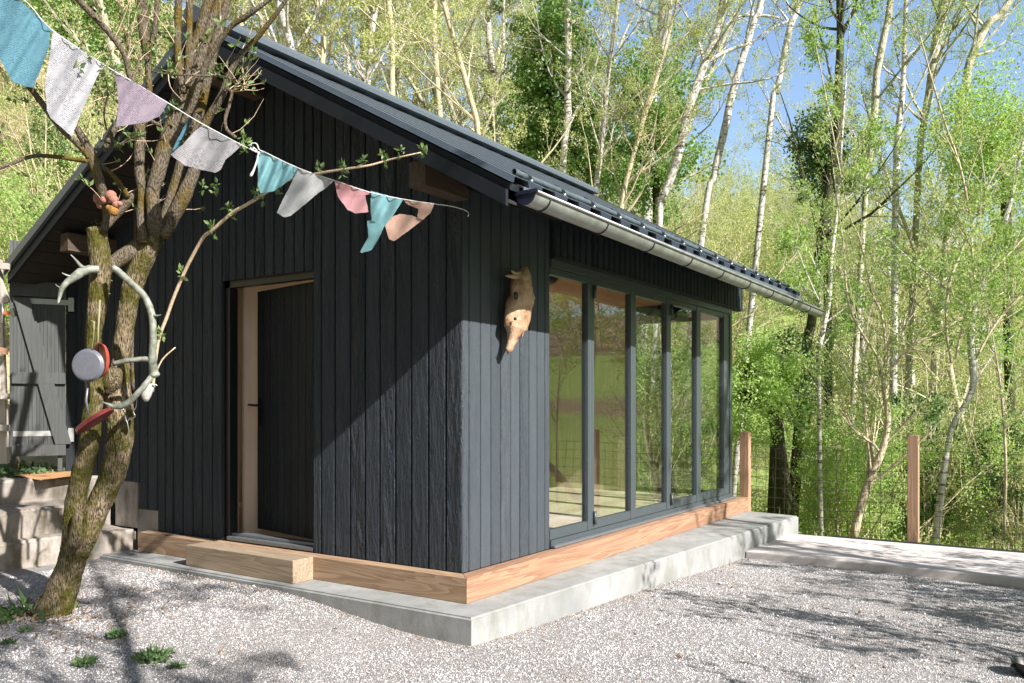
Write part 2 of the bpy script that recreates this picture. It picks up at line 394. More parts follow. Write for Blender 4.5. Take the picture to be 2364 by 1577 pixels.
def tz(x, y):
    dx, dy = x - CAM.x, y - CAM.y
    rad = math.hypot(dx, dy); a = math.degrees(math.atan2(dx * RX + dy * RY, dx * FX + dy * FY))
    def prof(p):
        if rad <= p[0][0]: return p[0][1]
        for (r0, z0), (r1, z1) in zip(p, p[1:]):
            if rad <= r1: return z0 + (z1 - z0) * (rad - r0) / (r1 - r0)
        return p[-1][1]
    for (a0, p0), (a1, p1) in zip(PROF, PROF[1:]):
        if a <= a1:
            t = (a - a0) / (a1 - a0); t = t * t * (3 - 2 * t); z = prof(p0) * (1 - t) + prof(p1) * t; break
    z += (math.sin(x * .31 + y * .17) + math.sin(y * .23 - x * .11 + 1)) * .012 * max(0, rad - 9) * (1 if rad < 40 else 40 / rad * 1.0)
    # level pad under court, shed and stairs
    inx = max(-9.5 - x, x - 5.9, 0); iny = max(-13.5 - y, y - 4.6, 0); d = math.hypot(inx, iny)
    k = sm(0, 1.6, d)
    pad = -.75
    if y > 4.2 and x < 6: pad = .36 * sm(4.3, 4.7, y) - .75 * (1 - sm(4.3, 4.7, y)); k = sm(2.2, 5, max(d, y - 2.6)) if y > 4.6 else 0
    return pad * (1 - k) + z * k
mb = MB()
NA = 300
rings = [0, 3, 5, 6.5, 7.5, 8.3, 9, 9.7, 10.4, 11.1, 11.8, 12.6, 13.5, 14.5, 15.7, 17, 18.6, 20.5, 23, 26, 30, 35, 41, 48, 56, 66, 78, 92, 108, 128, 155, 190, 240, 320]
vs = []
for r_ in rings:
    for i in range(NA):
        a = 2 * math.pi * i / NA; x, y = CAM.x + r_ * math.cos(a), CAM.y + r_ * math.sin(a); vs.append((x, y, tz(x, y)))
fs = [(i * NA + j, (i + 1) * NA + j, (i + 1) * NA + (j + 1) % NA, i * NA + (j + 1) % NA) for i in range(len(rings) - 1) for j in range(NA)]
mb.add(vs, fs, True)
m, n, b = mat('hillside turf'); M['turf'] = m
v = coords(n, which='Object')
n1 = noise(n, v, .16, 5, .6); n2 = noise(n, v, 2.2, 6, .7); n3 = noise(n, v, .05, 3, .5)
green = ramp(n, n2.outputs[0], [(.3, (.13, .20, .045)), (.7, (.26, .34, .10))])
dry = ramp(n, n2.outputs[0], [(.3, (.28, .22, .12)), (.7, (.50, .42, .26))])
brown = ramp(n, n2.outputs[0], [(.3, (.12, .09, .055)), (.7, (.28, .22, .14))])
at_ = nd(n, 'Attribute'); at_.attribute_name = 'zone'; sp = nd(n, 'SeparateColor'); n.links.new(at_.outputs['Color'], sp.inputs[0])
c = mix(n, ramp(n, math_(n, 'ADD', sp.outputs[0], math_(n, 'MULTIPLY', math_(n, 'SUBTRACT', n1.outputs[0], .5), 1.1)), [(.4, (0, 0, 0)), (.6, (1, 1, 1))]), green, dry)
c = mix(n, ramp(n, math_(n, 'ADD', sp.outputs[1], math_(n, 'MULTIPLY', math_(n, 'SUBTRACT', n1.outputs[0], .5), .7)), [(.4, (0, 0, 0)), (.6, (1, 1, 1))]), c, brown)
lush = ramp(n, n2.outputs[0], [(.3, (.14, .23, .045)), (.7, (.26, .35, .09))])
c = mix(n, sp.outputs[2], c, lush)
n.links.new(c, b.inputs[0]); b.inputs['Roughness'].default_value = .95; b.inputs['Specular IOR Level'].default_value = .1
bump(n, n2.outputs[0], b, .8, .15)
terr = mb.build('hillside', M['turf']); tag(terr, kind='structure')
ca = terr.data.color_attributes.new('zone', 'FLOAT_COLOR', 'POINT')
zc = np.zeros((len(vs), 4), np.float32)
for i, (x, y, z) in enumerate(vs):
    dx, dy = x - CAM.x, y - CAM.y; rad = math.hypot(dx, dy); a = math.degrees(math.atan2(dx * RX + dy * RY, dx * FX + dy * FY))
    dryv = .62 if a < -5 else (.45 if rad < 24 else .12)
    if 33 < a < 100: dryv = -.3 if rad > 16 else .2
    br = -.4
    if 33 < a < 110 and (96 < rad or 50 < rad < 60): br = 1.2
    if rad > 100 and a < 33: br = .8
    zc[i] = (dryv, br, 1.0 if (36 < a < 100 and rad > 16 and br < 0) else (.6 if (12 < a < 24 and 40 < rad < 100) else 0), 1)
ca.data.foreach_set('color', zc.ravel())

# gravel court
mb = MB(); nx, ny = 90, 90; X0, X1, Y0, Y1 = -9, 5.45, -13, 4.25
vs = [(X0 + (X1 - X0) * i / nx, Y0 + (Y1 - Y0) * j / ny) for i in range(nx + 1) for j in range(ny + 1)]
vs = [(x, y, gz(x, y) + .008 * math.sin(x * 2.1 + 1) * math.sin(y * 1.7)) for x, y in vs]
def gzz(x, y): return gz(x, y) + .008 * math.sin(x * 2.1 + 1) * math.sin(y * 1.7)
mb.add(vs, [(i * (ny + 1) + j, (i + 1) * (ny + 1) + j, (i + 1) * (ny + 1) + j + 1, i * (ny + 1) + j + 1) for i in range(nx) for j in range(ny)], True)
tag(mb.build('gravel_court', M['gravel']), kind='structure')

def slab_edge_y(x): return -.366 + (x + .392) * (-.758 + .366) / (5.486 + .392)
rng = np.random.default_rng(5)
N = 240000
f = rng.uniform(0, 1, N) ** .8 * 8.0 + 2.2; r = rng.uniform(-.64, .64, N) * f
px = CAM.x + f * FX + r * RX; py = CAM.y + f * FY + r * RY
ok = (px > -8.5) & (px < 3.86) & (py < 3.7) & ~((px > -.40) & (py > -.366 + (px + .392) * -.0667 - .01) & (py < 4)) & ((py < 3.45) | (px < -1.6))
px, py = px[ok], py[ok]; N = len(px)
pz = np.array([gzz(a, b_) for a, b_ in zip(px, py)])
sz = rng.uniform(.0025, .0058, N) * (1 + (rng.random(N) < .02) * rng.uniform(0, 2.0, N))
base = np.array([[1, 0, 0], [0, 1, 0], [-1, 0, 0], [0, -1, 0], [0, 0, 1.], [0, 0, -1]])
V = base[None] * rng.uniform(.6, 1.3, (N, 6, 1)) * sz[:, None, None] + rng.normal(0, .12, (N, 6, 3)) * sz[:, None, None]
V[:, :, 2] *= .75; a = rng.uniform(0, 6.28, N); ca_, sa_ = np.cos(a)[:, None], np.sin(a)[:, None]
x_, y_ = V[:, :, 0].copy(), V[:, :, 1].copy(); V[:, :, 0] = x_ * ca_ - y_ * sa_; V[:, :, 1] = x_ * sa_ + y_ * ca_
tl = rng.normal(0, .5, (N, 1)); V[:, :, 2] += V[:, :, 0] * tl
V += np.stack([px, py, pz + sz * .35], 1)[:, None, :]
tri = np.array([[0, 1, 4], [1, 2, 4], [2, 3, 4], [3, 0, 4], [1, 0, 5], [2, 1, 5], [3, 2, 5], [0, 3, 5]])
F = (np.arange(N)[:, None, None] * 6 + tri[None]).reshape(-1, 3)
mb = MB(); mb.add(V.reshape(-1, 3), F)
tag(mb.build('gravel_stones', M['stones']), 'pale crushed gravel stones covering the court', 'gravel', kind='stuff')

# concrete path to the right
mb = MB(); zp = -.355
mb.box(3.88, 5.32, -14, -.66, zp - .09, zp, .012)
tag(mb.build('concrete_path', M['path']), kind='structure')

# ------------------------------------------------------------------ the shed
shed = empty('shed', (2.6, 2.0, -.17), 'small black timber clad garden shed with pitched metal roof and glazed long side', 'shed')
XE, WY = 5.37, 4.12                    # length, width
RIDGE_Y, RIDGE_Z, EAVE_Y, EAVE_Z = 2.05, 3.955, -.77, 2.385
SL = (RIDGE_Z - EAVE_Z) / (RIDGE_Y - EAVE_Y)
def roofz(y): return RIDGE_Z - SL * abs(y - RIDGE_Y)
EAVE_L = 2 * RIDGE_Y - EAVE_Y
# slab the shed stands on
mb = MB(); z0, z1 = -.62, -.168
poly = [(-.395, -.366), (5.486, -.758), (5.62, -.12), (5.62, 4.3), (.03, 4.3), (.03, 3.6), (-.41, 3.6)]
bm = bmesh.new(); vv = [bm.verts.new((x, y, z0)) for x, y in poly]; fc = bm.faces.new(vv)
ex = bmesh.ops.extrude_face_region(bm, geom=[fc]); bmesh.ops.translate(bm, vec=(0, 0, z1 - z0), verts=[q for q in ex['geom'] if isinstance(q, bmesh.types.BMVert)])
bmesh.ops.bevel(bm, geom=[e for e in bm.edges if all(v_.co.z > z1 - .01 for v_ in e.verts)], offset=.014, segments=3, affect='EDGES')
bmesh.ops.recalc_face_normals(bm, faces=bm.faces); mb.addbm(bm)
mb.build('concrete_plinth', M['slab'], shed)
mb = MB(); pz_ = .004
for k_, (xx, yy) in enumerate([(-.4, .42), (-.4, .9)][:1]): mb.box(xx - .004, xx + .02, yy, yy + .006, -.5, -.175)
# beams
mb = MB(); mb.prism([(-.126, -.126, -.165), (-.126, 3.49, -.165), (-.01, 3.49, -.165), (-.01, -.012, -.165)], (0, 0, .163)); fixn(mb.build('base_beam', M['beam'], shed))
mb = MB(); mb.prism([(-.121, -.1265, -.165), (-.006, -.012, -.165), (5.62, -.012, -.165), (5.62, -.125, -.165)], (0, 0, .1634)); fixn(mb.build('base_beam', M['beamx'], shed))
mb = MB(); mb.box(-.325, -.128, 1.28, 2.525, -.167, .002, .006)
tag(mb.build('timber_step', M['block']), 'weathered squared timber block lying before the open door as a step', 'step')
# cladding boards
def boards(mb, edges, axis, plane, depth, zbot, ztop, gap=.010, bev=.006):
    """vertical boards; axis 'y': boards spread along y in plane x=plane facing -x; axis 'x': spread along x facing -y"""
    for a, b_ in zip(edges, edges[1:]):
        a += gap / 2; b_ -= gap / 2
        zb = zbot(a, b_) if callable(zbot) else zbot
        za, zc_ = (ztop(a), ztop(b_)) if callable(ztop) else (ztop, ztop)
        j = random.uniform(0, .0015)
        def P(u, dpt, z): return (plane + dpt - j, u, z) if axis == 'y' else (u, plane + dpt - j, z)
        vs = []
        for u, dpt in ((a, depth), (a, bev), (a + bev, 0), (b_ - bev, 0), (b_, bev), (b_, depth)):
            zz = za + (zc_ - za) * (u - a) / (b_ - a)
            vs += [P(u, dpt, zb), P(u, dpt, zz)]
        fs = [(2 * i, 2 * i + 1, 2 * i + 3, 2 * i + 2) for i in range(5)] + [(0, 2, 4, 6, 8, 10), (1, 11, 9, 7, 5, 3)]
        mb.add(vs, fs)
random.seed(3)
ge = [0.0, .138, .290, .443, .590, .738, .881, 1.030, 1.188, 1.330, 1.4225]
ge2 = [2.50]
while ge2[-1] < 4.76: ge2.append(ge2[-1] + random.uniform(.115, .15))
def under(y): return roofz(y) - .10
def zb_gable(a, b_):
    y = (a + b_) / 2
    return 0.0 if y < 3.36 else (.18 if y < 3.70 else .42)
mb = MB()
boards(mb, ge, 'y', 0.0, .03, 0.0, under); boards(mb, ge2, 'y', 0.0, .03, zb_gable, under)
dd = [1.4225, 1.52, 1.63, 1.745, 1.86, 1.975, 2.09, 2.205, 2.32, 2.41, 2.50]
boards(mb, dd, 'y', 0.0, .03, 2.155, under)
fixn(mb.build('gable_cladding', M['clad'], shed))
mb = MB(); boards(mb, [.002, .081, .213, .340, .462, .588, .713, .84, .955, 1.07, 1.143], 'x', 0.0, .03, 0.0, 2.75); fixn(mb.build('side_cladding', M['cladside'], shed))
mb = MB(); xs = [1.147]
while xs[-1] < 5.68: xs.append(xs[-1] + .105)
xs[-1] = 5.686; boards(mb, xs, 'x', -.035, .03, 2.292, 2.72, .02, .008); mb.box(1.147, 5.69, -.0, .06, 2.285, 2.7); mb.box(1.147, 5.692, -.043, .05, 2.270, 2.291)
fixn(mb.build('lintel_cladding', M['clad'], shed))
# wall cores (behind the boards)
mb = MB()
def wallpoly(y0, y1, z0, x0, x1):
    ys = [y0] + ([RIDGE_Y] if y0 < RIDGE_Y < y1 else []) + [y1]
    top = [(x0, y, under(y) - .0) for y in ys[::-1]]
    mb.prism([(x0, y0, z0), (x0, y1, z0)] + top, (x1 - x0, 0, 0))
wallpoly(.03, 1.395, .0, .032, .16); wallpoly(1.395, 2.53, 2.18, .032, .16); wallpoly(2.53, 3.36, .0, .032, .16); wallpoly(3.36, WY, .17, .032, .16)
mb.box(.16, 1.12, .032, .15, 0, 2.7); mb.box(.165, 5.4, .06, .15, 2.28, 2.7)
mb.box(.165, 5.36, 4.0, 4.12, -.1, 2.7)
wallpoly(1.30, 4.0, 0, 5.25, 5.36); wallpoly(.15, 1.3, 2.2, 5.25, 5.36)
fixn(mb.build('wall', M['fascia'], shed))
mb = MB(); mb.box(.005, .10, 3.36, 3.70, -.168, .178); mb.box(.005, .10, 3.702, 4.05, .0, .418)
mb.box(.03, .2, 4.05, 4.9, .2, .42)
mb.build('concrete_stub', M['step'], shed)
# interior lining
mb = MB()
mb.box(.162, 5.24, 3.96, 3.995, .03, 2.36)
fixn(mb.build('lining_panel', M['ply'], shed))
mb = MB(); mb.box(5.20, 5.245, 1.30, 3.955, .03, 2.36); mb.box(5.15, 5.198, 1.28, 1.40, .03, 1.15); mb.build('lining_panel', M['ply'], shed)
mb = MB(); mb.box(.162, .20, 2.535, 3.955, .03, 2.36); mb.box(.162, .20, .155, 1.39, .03, 2.36); mb.build('lining_panel', M['ply'], shed)
mb = MB(); mb.box(.21, 1.5, 2.475, 2.50, .03, 2.355); mb.build('partition', M['panel'], shed)
mb = MB(); mb.box(1.3, 5.1, 3.945, 3.959, .03, .09); mb.box(5.185, 5.199, 1.42, 3.94, .03, .09); mb.build('skirting_board', M['floor'], shed)
mb = MB(); 
for i in range(22): mb.box(.17, 5.24, .10 + i * .177, .10 + i * .177 + .1745, .0, .028)
mb.build('floor', M['floor'], shed)
mb = MB(); mb.box(.17, 5.24, .155, 3.95, 2.36, 2.40); mb.build('ceiling', M['ceil'], shed)
mb = MB(); p = onY(1305, 645, .55); mb.ball((p.x, .75, 2.33), (.11, .11, .07), 2); mb.build('ceiling_lamp', M['blackm'], shed)
# door frame + leaf + threshold
mb = MB()
mb.box(.035, .10, 2.44, 2.52, .03, 2.16); mb.box(.035, .10, 1.40, 1.432, .03, 2.16); mb.box(.035, .10, 1.40, 2.52, 2.10, 2.165)
mb.box(.031, .165, 2.505, 2.535, 0, 2.2); mb.build('door_frame', M['blackm'], shed)
mb = MB(); mb.box(.0, .16, 1.425, 2.44, .004, .035, .004); mb.box(.05, .13, 1.43, 2.44, .035, .06, .006); mb.build('threshold', M['alu'], shed)
door = bpy.data.objects.new('door', None); COL.objects.link(door); door.parent = shed
hinge = Vector((.10, 1.44, .05)); door.location = hinge - shed.location
def proj_x(x, y):
    dx, dy = x - CAM.x, y - CAM.y; return CX + FPX * (dx * RX + dy * RY) / (dx * FX + dy * FY)
ang, DW = 0, .98
for k in range(0, 800):
    ang = k * .001 * 1.2
    if proj_x(hinge.x + DW * math.sin(ang), hinge.y + DW * math.cos(ang)) > 594: break
cs, sn = math.cos(ang), math.sin(ang)
def leafpt(u, t, z): return (hinge.x + u * sn + t * cs, hinge.y + u * cs - t * sn, z)
mb = MB(); us = np.linspace(0.0, DW, 10)
for a, b_ in zip(us, us[1:]):
    a += .003; b_ -= .003
    mb.add([leafpt(*q) for q in ((a, .0, .07), (b_, .0, .07), (b_, .0, 2.09), (a, .0, 2.09), (a, .02, .07), (b_, .02, .07), (b_, .02, 2.09), (a, .02, 2.09))], [(0, 1, 2, 3), (4, 7, 6, 5), (0, 4, 5, 1), (1, 5, 6, 2), (2, 6, 7, 3), (3, 7, 4, 0)])
fixn(mb.build('door_boards', M['doorclad'], door))
mb = MB(); mb.add([leafpt(*q) for q in ((0, .0202, .065), (DW, .0202, .065), (DW, .0202, 2.095), (0, .0202, 2.095), (0, .07, .065), (DW, .07, .065), (DW, .07, 2.095), (0, .07, 2.095))], [(0, 1, 2, 3), (4, 7, 6, 5), (0, 4, 5, 1), (1, 5, 6, 2), (2, 6, 7, 3), (3, 7, 4, 0)])
fixn(mb.build('door_leaf', M['blackm'], door))
mb = MB(); p0 = Vector(leafpt(DW - .05, -.05, 1.12)); mb.tube([leafpt(DW - .05, 0, 1.12), p0, leafpt(DW + .05, -.055, 1.125)], .01, 8); mb.box(*[q for c_, d_ in zip(leafpt(DW - .05, -.005, 1.06), (.012, .012, .11)) for q in (c_ - d_, c_ + d_)])
mb.build('door_handle', M['blackm'], door)
# folding window wall
fx = [1.147, 1.767, 1.885, 2.601, 2.716, 3.432, 3.547, 4.252, 4.380, 5.082, 5.295, 5.37]
win = bpy.data.objects.new('folding_window', None); COL.objects.link(win); win.parent = shed; win.location = Vector((3.2, 0, .05)) - shed.location
mb = MB(); mb.box(1.145, 5.37, -.012, .07, 2.205, 2.268, .003); mb.box(5.30, 5.372, -.010, .07, .058, 2.204, .003); mb.box(1.145, 5.37, -.01, .07, .025, .062, .003)
mb.box(5.25, 5.371, .071, .14, .03, 2.25, .003)
mb.build('outer_frame', M['frame'], win)
edges = [1.150, 1.826, 2.658, 3.489, 4.316, 5.19]
glass_x = [(1.150, 1.767), (1.885, 2.601), (2.716, 3.432), (3.547, 4.252), (4.380, 5.12)]
sash_x = [(1.150, 1.822), (1.828, 2.656), (2.660, 3.486), (3.492, 4.314), (4.320, 5.298)]
for (sa, sb), (ga, gb) in zip(sash_x, glass_x):
    mb = MB()
    if sa > 1.2: mb.box(sa, ga, .004, .06, .064, 2.203, .004)
    mb.box(gb, sb, .0, .06, .064, 2.203, .004)
    mb.box(ga, gb, .004, .058, 2.150, 2.202, .003); mb.box(ga, gb, .004, .058, .065, .140, .003)
    so = mb.build('sash', M['frame'], win)
    mb = MB(); mb.box(ga, gb, .030, .036, .14, 2.15)
    gl, n, b = mat('window glass') if 'glass' not in M else (M['glass'], None, None)
    if n is not None:
        M['glass'] = gl; n.nodes.remove(b)
        t_ = nd(n, 'BsdfTransparent'); t_.inputs[0].default_value = (.93, .95, .94, 1); g_ = nd(n, 'BsdfGlossy'); g_.inputs['Roughness'].default_value = 0; g_.inputs[0].default_value = (.95, .97, .97, 1)
        fr = nd(n, 'Fresnel'); gm = nd(n, 'NewGeometry'); n.links.new(math_(n, 'ADD', math_(n, 'MULTIPLY', gm.outputs['Backfacing'], 1 / 1.85 - 1.85), 1.85), fr.inputs[0]); ms = nd(n, 'MixShader')
        n.links.new(fr.outputs[0], ms.inputs[0]); n.links.new(t_.outputs[0], ms.inputs[1]); n.links.new(g_.outputs[0], ms.inputs[2]); n.links.new(ms.outputs[0], n.nodes['Material Output'].inputs[0])
    mb.build('pane', M['glass'], win)
mb = MB(); mb.box(1.144, 5.43, -.045, -.0, .004, .022, .004); mb.box(1.146, 5.40, -.028, .06, .0225, .0245); mb.build('sill', M['alu'], win)
for hx in (1.872, 3.536):
    for hz in (2.09, .16):
        mb = MB(); mb.tube([(hx, -.012, hz - .055), (hx, -.012, hz + .055)], .014, 10); mb.build('hinge', M['frame'], win)
# glazed end wall part
mb = MB(); mb.box(5.33, 5.37, 1.24, 1.30, .03, 2.2); mb.box(5.33, 5.37, .145, 1.24, .03, .08); mb.box(5.33, 5.37, .145, 1.24, 2.15, 2.2); eo = mb.build('end_window', M['frame'], shed)
mb = MB(); mb.box(5.345, 5.351, .145, 1.24, .08, 2.15); mb.build('pane', M['glass'], eo)
# roof
roof = bpy.data.objects.new('roof', None); COL.objects.link(roof); roof.parent = shed; roof.location = Vector((2.5, 2.05, 4)) - shed.location
RX0, RX1 = -.58, 5.50
mb = MB()
for s_, ye in ((1, EAVE_Y), (-1, EAVE_L)):
    prof = [(RX0, 0)]; x = RX0 + .04
    while x + .2 < RX1 + .05:
        prof += [(x, 0), (x + .012, .038), (x + .150, .038), (x + .162, 0)]; x += .302
    prof += [(RX1, 0)]; prof = [q for q in prof if q[0] <= RX1]
    n_ = len(prof); vs = []
    for yy in (ye, RIDGE_Y - s_ * .0):
        vs += [(px_, yy, roofz(yy) + h_) for px_, h_ in prof]
    mb.add(vs, [(i, i + 1, n_ + i + 1, n_ + i) for i in range(n_ - 1)])
fixn(mb.build('roof_sheet', M['sheet'], roof))
mb = MB()
for ye in (EAVE_Y + .02, EAVE_L - .02):
    a0, a1 = roofz(ye), RIDGE_Z
    mb.prism([(RX0 + .03, ye, a0 - .012), (RX0 + .03, RIDGE_Y, a1 - .012), (RX0 + .03, RIDGE_Y, a1 - .11), (RX0 + .03, ye, a0 - .05)], (RX1 - RX0 - .06, 0, 0))
fixn(mb.build('roof_deck', M['fascia'], roof))
for s_, ye in ((1, EAVE_Y), (-1, EAVE_L)):
    mb = MB(); x0, dx = RX1 + .002, .02
    mb.prism([(x0, ye, roofz(ye) + .045), (x0, RIDGE_Y, RIDGE_Z + .045), (x0, RIDGE_Y, RIDGE_Z - .055), (x0, ye, roofz(ye) - .052)], (dx, 0, 0)); fixn(mb.build('verge_trim', M['trim'], roof))
    mb = MB(); x0, dx = RX0 - .022, .02
    mb.prism([(x0, ye, roofz(ye) + .045), (x0, RIDGE_Y, RIDGE_Z + .045), (x0, RIDGE_Y, RIDGE_Z - .055), (x0, ye, roofz(ye) - .052)], (dx, 0, 0))
    x0 = RX0 - .034   # drip lip, and flange on top of the sheet
    mb.prism([(x0, ye, roofz(ye) - .038), (x0, RIDGE_Y, RIDGE_Z - .040), (x0, RIDGE_Y, RIDGE_Z - .055), (x0, ye, roofz(ye) - .053)], (.0115, 0, 0))
    mb.prism([(RX0 - .0015, ye, roofz(ye) + .038), (RX0 - .0015, RIDGE_Y, RIDGE_Z + .038), (RX0 - .0015, RIDGE_Y, RIDGE_Z + .044), (RX0 - .0015, ye, roofz(ye) + .044)], (.075, 0, 0))
fixn(mb.build('verge_trim', M['trim'], roof))
for ye in (EAVE_Y + .03, EAVE_L - .03):
    for x0 in (RX0 + .002, RX1 - .03):
        mb = MB(); mb.prism([(x0, ye, roofz(ye) - .056), (x0, RIDGE_Y, RIDGE_Z - .057), (x0, RIDGE_Y, RIDGE_Z - .152), (x0, ye, roofz(ye) - .148)], (.026, 0, 0)); fixn(mb.build('barge_board', M['fascia'], roof))
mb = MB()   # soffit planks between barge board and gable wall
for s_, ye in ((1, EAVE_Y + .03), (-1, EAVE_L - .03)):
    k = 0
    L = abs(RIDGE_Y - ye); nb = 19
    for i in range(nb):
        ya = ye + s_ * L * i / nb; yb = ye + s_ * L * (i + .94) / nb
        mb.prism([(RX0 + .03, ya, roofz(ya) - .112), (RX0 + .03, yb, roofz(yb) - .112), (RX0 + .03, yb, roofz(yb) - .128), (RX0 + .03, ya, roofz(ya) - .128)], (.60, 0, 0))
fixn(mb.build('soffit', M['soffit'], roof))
PR = onX(963, 435, -.46)
for yy, hh in ((PR.y - .065, .16), (RIDGE_Y - .09, .2), (WY - .10, .16)):
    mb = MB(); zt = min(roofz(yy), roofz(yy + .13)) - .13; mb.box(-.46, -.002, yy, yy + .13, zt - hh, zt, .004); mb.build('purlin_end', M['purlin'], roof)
x = -.02
while x < 5.5:
    for s_, ye, yi in ((1, EAVE_Y + .08, .0), (-1, EAVE_L - .08, WY)):
        mb = MB(); mb.prism([(x, ye, roofz(ye) - .066), (x, yi, roofz(yi) - .115), (x, yi, roofz(yi) - .23), (x, ye, roofz(ye) - .15)], (.07, 0, 0)); fixn(mb.build('rafter_tail', M['fascia'], roof))
    x += .62
mb = MB(); rp = [(-.20, -.065), (-.205, -.028), (-.17, .005), (-.012, .088), (.012, .088), (.17, .005), (.205, -.028), (.20, -.065)]
rp = [(a * .88, b_ + .062) for a, b_ in rp]
mb.prism([(RX0 - .05, RIDGE_Y + a, RIDGE_Z + b_) for a, b_ in rp], (RX1 - RX0 + .11, 0, 0)); fixn(mb.build('ridge_cap', M['trim'], roof))
# eave flashing
mb = MB(); mb.prism([(-.455, -.785, 2.285), (-.455, EAVE_Y - .012, roofz(EAVE_Y) - .006), (-.455, EAVE_Y + .08, roofz(EAVE_Y + .08) - .006), (-.455, EAVE_Y + .08, roofz(EAVE_Y + .08) - .011), (-.455, EAVE_Y - .006, roofz(EAVE_Y) - .014), (-.455, -.779, 2.285)], (5.95, 0, 0)); fixn(mb.build('eave_flashing', M['trim'], roof))
# snow pipe + brackets
mb = MB(); mb.tube([(-.31, -.62, 2.522), (5.5, -.62, 2.522)], .0185, 12, cap=False); mb.tube([(-.309, -.62, 2.522), (5.4, -.62, 2.522)], .0135, 12, cap=False); mb.build('snow_guard_pipe', M['pipe'], roof)
for i in range(15):
    bx = -.177 + .4035 * i; mb = MB()
    zr = roofz(-.62)
    mb.prism([(bx, -.69, roofz(-.69) + .012), (bx, -.565, roofz(-.565) + .012), (bx, -.585, roofz(-.585) + .082), (bx, -.66, roofz(-.66) + .072)], (.005, 0, 0))
    br = fixn(mb.build('snow_guard_bracket', M['frame'], roof))
    mb = MB(); mb.ball((bx - .006, -.663, roofz(-.663) + .042), .012, 2); mb.build('bolt', M['screw'], br)
# gutter
mb = MB(); GR = .066; n_ = 14; GX0, GX1 = -.46, 6.30
def gcz(x): return 2.335 - .0095 * (x + .4)
vs = []
for x in (GX0, GX1):
    for rr in (GR, GR - .003):
        for i in range(n_ + 1):
            t = math.pi * i / n_; vs.append((x, -.80 + GR - GR + rr * -math.cos(t) + .0, gcz(x) - rr * math.sin(t)))
k = n_ + 1; fs = []
for i in range(n_): fs += [(i, i + 1, 2 * k + i + 1, 2 * k + i), (k + i, 3 * k + i, 3 * k + i + 1, k + i + 1)]
fs += [(0, 2 * k, 3 * k, k)]
mb.add(vs, fs, True)
mb.tube([(GX0, -.80 - GR - .006, gcz(GX0) + .003), (GX1, -.80 - GR - .006, gcz(GX1) + .003)], .010, 8)
gut = fixn(mb.build('gutter', M['metal'], roof))
mb = MB(); mb.prism([(GX0 - .006, -.80 - (GR + .001) * math.cos(math.pi * i / 16), gcz(GX0) - (GR + .001) * math.sin(math.pi * i / 16)) for i in range(17)], (.006, 0, 0))
mb.box(GX0 - .012, GX0 + .001, -.80 - GR - .018, -.80 + GR + .008, gcz(GX0) - .006, gcz(GX0) + .018, .003); fixn(mb.build('gutter_end_cap', M['cap'], gut))
for i in range(9):
    x = -.30 + .74 * i; mb = MB()
    mb.tube([(x, -.80 - (GR + .004) * math.cos(t), gcz(x) - (GR + .004) * math.sin(t)) for t in np.linspace(0, math.pi, 12)], .0045, 5); mb.build('gutter_clip', M['blackm'], gut)
mb = MB(); mb.box(-.47, -.40, -.845, -.835, 2.30, 2.30 + .01)

# skull hanging on the side wall
prof = [(110, 372, 430), (160, 335, 436), (230, 262, 448), (300, 226, 470), (400, 212, 498), (480, 200, 503), (560, 180, 530), (620, 152, 505), (700, 150, 482), (800, 145, 470), (900, 128, 450), (1000, 118, 418), (1050, 158, 398), (1100, 168, 330), (1150, 170, 298), (1250, 158, 246), (1340, 128, 214), (1400, 140, 180)]
mb = MB(); rows = []
YS = -.10
for i, (yy, a, b_) in enumerate(prof):
    pa = onY(1150 + a / 6.536, 600 + yy / 6.536, YS); pb = onY(1150 + b_ / 6.536, 600 + yy / 6.536, YS)
    c_ = (pa + pb) / 2; hw = (pb - pa).length / 2 * (.97 if i > 6 else .86); dp = min(hw * .95, .065) * (1 if i < 13 else .8)
    rows.append([(c_.x + hw * math.cos(t) * (1 + .07 * math.sin(3 * t + i) + .03 * math.sin(7 * t + i * 2.3)), -.10 - dp * math.sin(t) * (1 + .10 * math.sin(5 * t + i * 1.7)), c_.z) for t in np.linspace(0, 2 * math.pi, 16, endpoint=False)])
vs = [q for r_ in rows for q in r_]; nr = 16
mb.add(vs, [(i * nr + j, i * nr + (j + 1) % nr, (i + 1) * nr + (j + 1) % nr, (i + 1) * nr + j) for i in range(len(rows) - 1) for j in range(nr)] + [tuple(range(nr)), tuple((len(rows) - 1) * nr + j for j in range(nr))], True)
# horn stub, jaw splinter
def SK(x, y, Y=-.12): return onY(1150 + x / 6.536, 600 + y / 6.536, Y)
mb.tube([SK(330, 250), SK(230, 255), SK(118, 240)], [.026, .016, .007], 8); mb.tube([SK(330, 200), SK(250, 215), SK(200, 160)], [.02, .016, .006], 8)
mb.tube([SK(380, 950, -.13), SK(375, 1080, -.13), SK(355, 1185, -.13)], [.018, .012, .003], 7)
mb.tube([SK(310, 1040, -.05), SK(290, 1180, -.05), SK(215, 1340, -.05)], [.016, .012, .008], 7)
mb.tube([SK(470, 500, -.14), SK(500, 560, -.15), SK(480, 640, -.14)], [.014, .022, .01], 8)
m, n, b = mat('orange brown bone'); M['bone'] = m
a_ = noise(n, coords(n), 9, 6, .65); c = ramp(n, a_.outputs[0], [(.3, (.12, .065, .035)), (.46, (.36, .215, .125)), (.7, (.50, .36, .25))]); n.links.new(c, b.inputs[0]); b.inputs['Roughness'].default_value = .6; bump(n, a_.outputs[0], b, .8, .03)
p = onY(1192, 700, -.1)
skull = mb.build('animal_skull', M['bone'], None, p); fixn(skull)
tag(skull, 'long orange brown animal skull hanging snout down on the black wall beside the glazing', 'skull')
mb = MB()
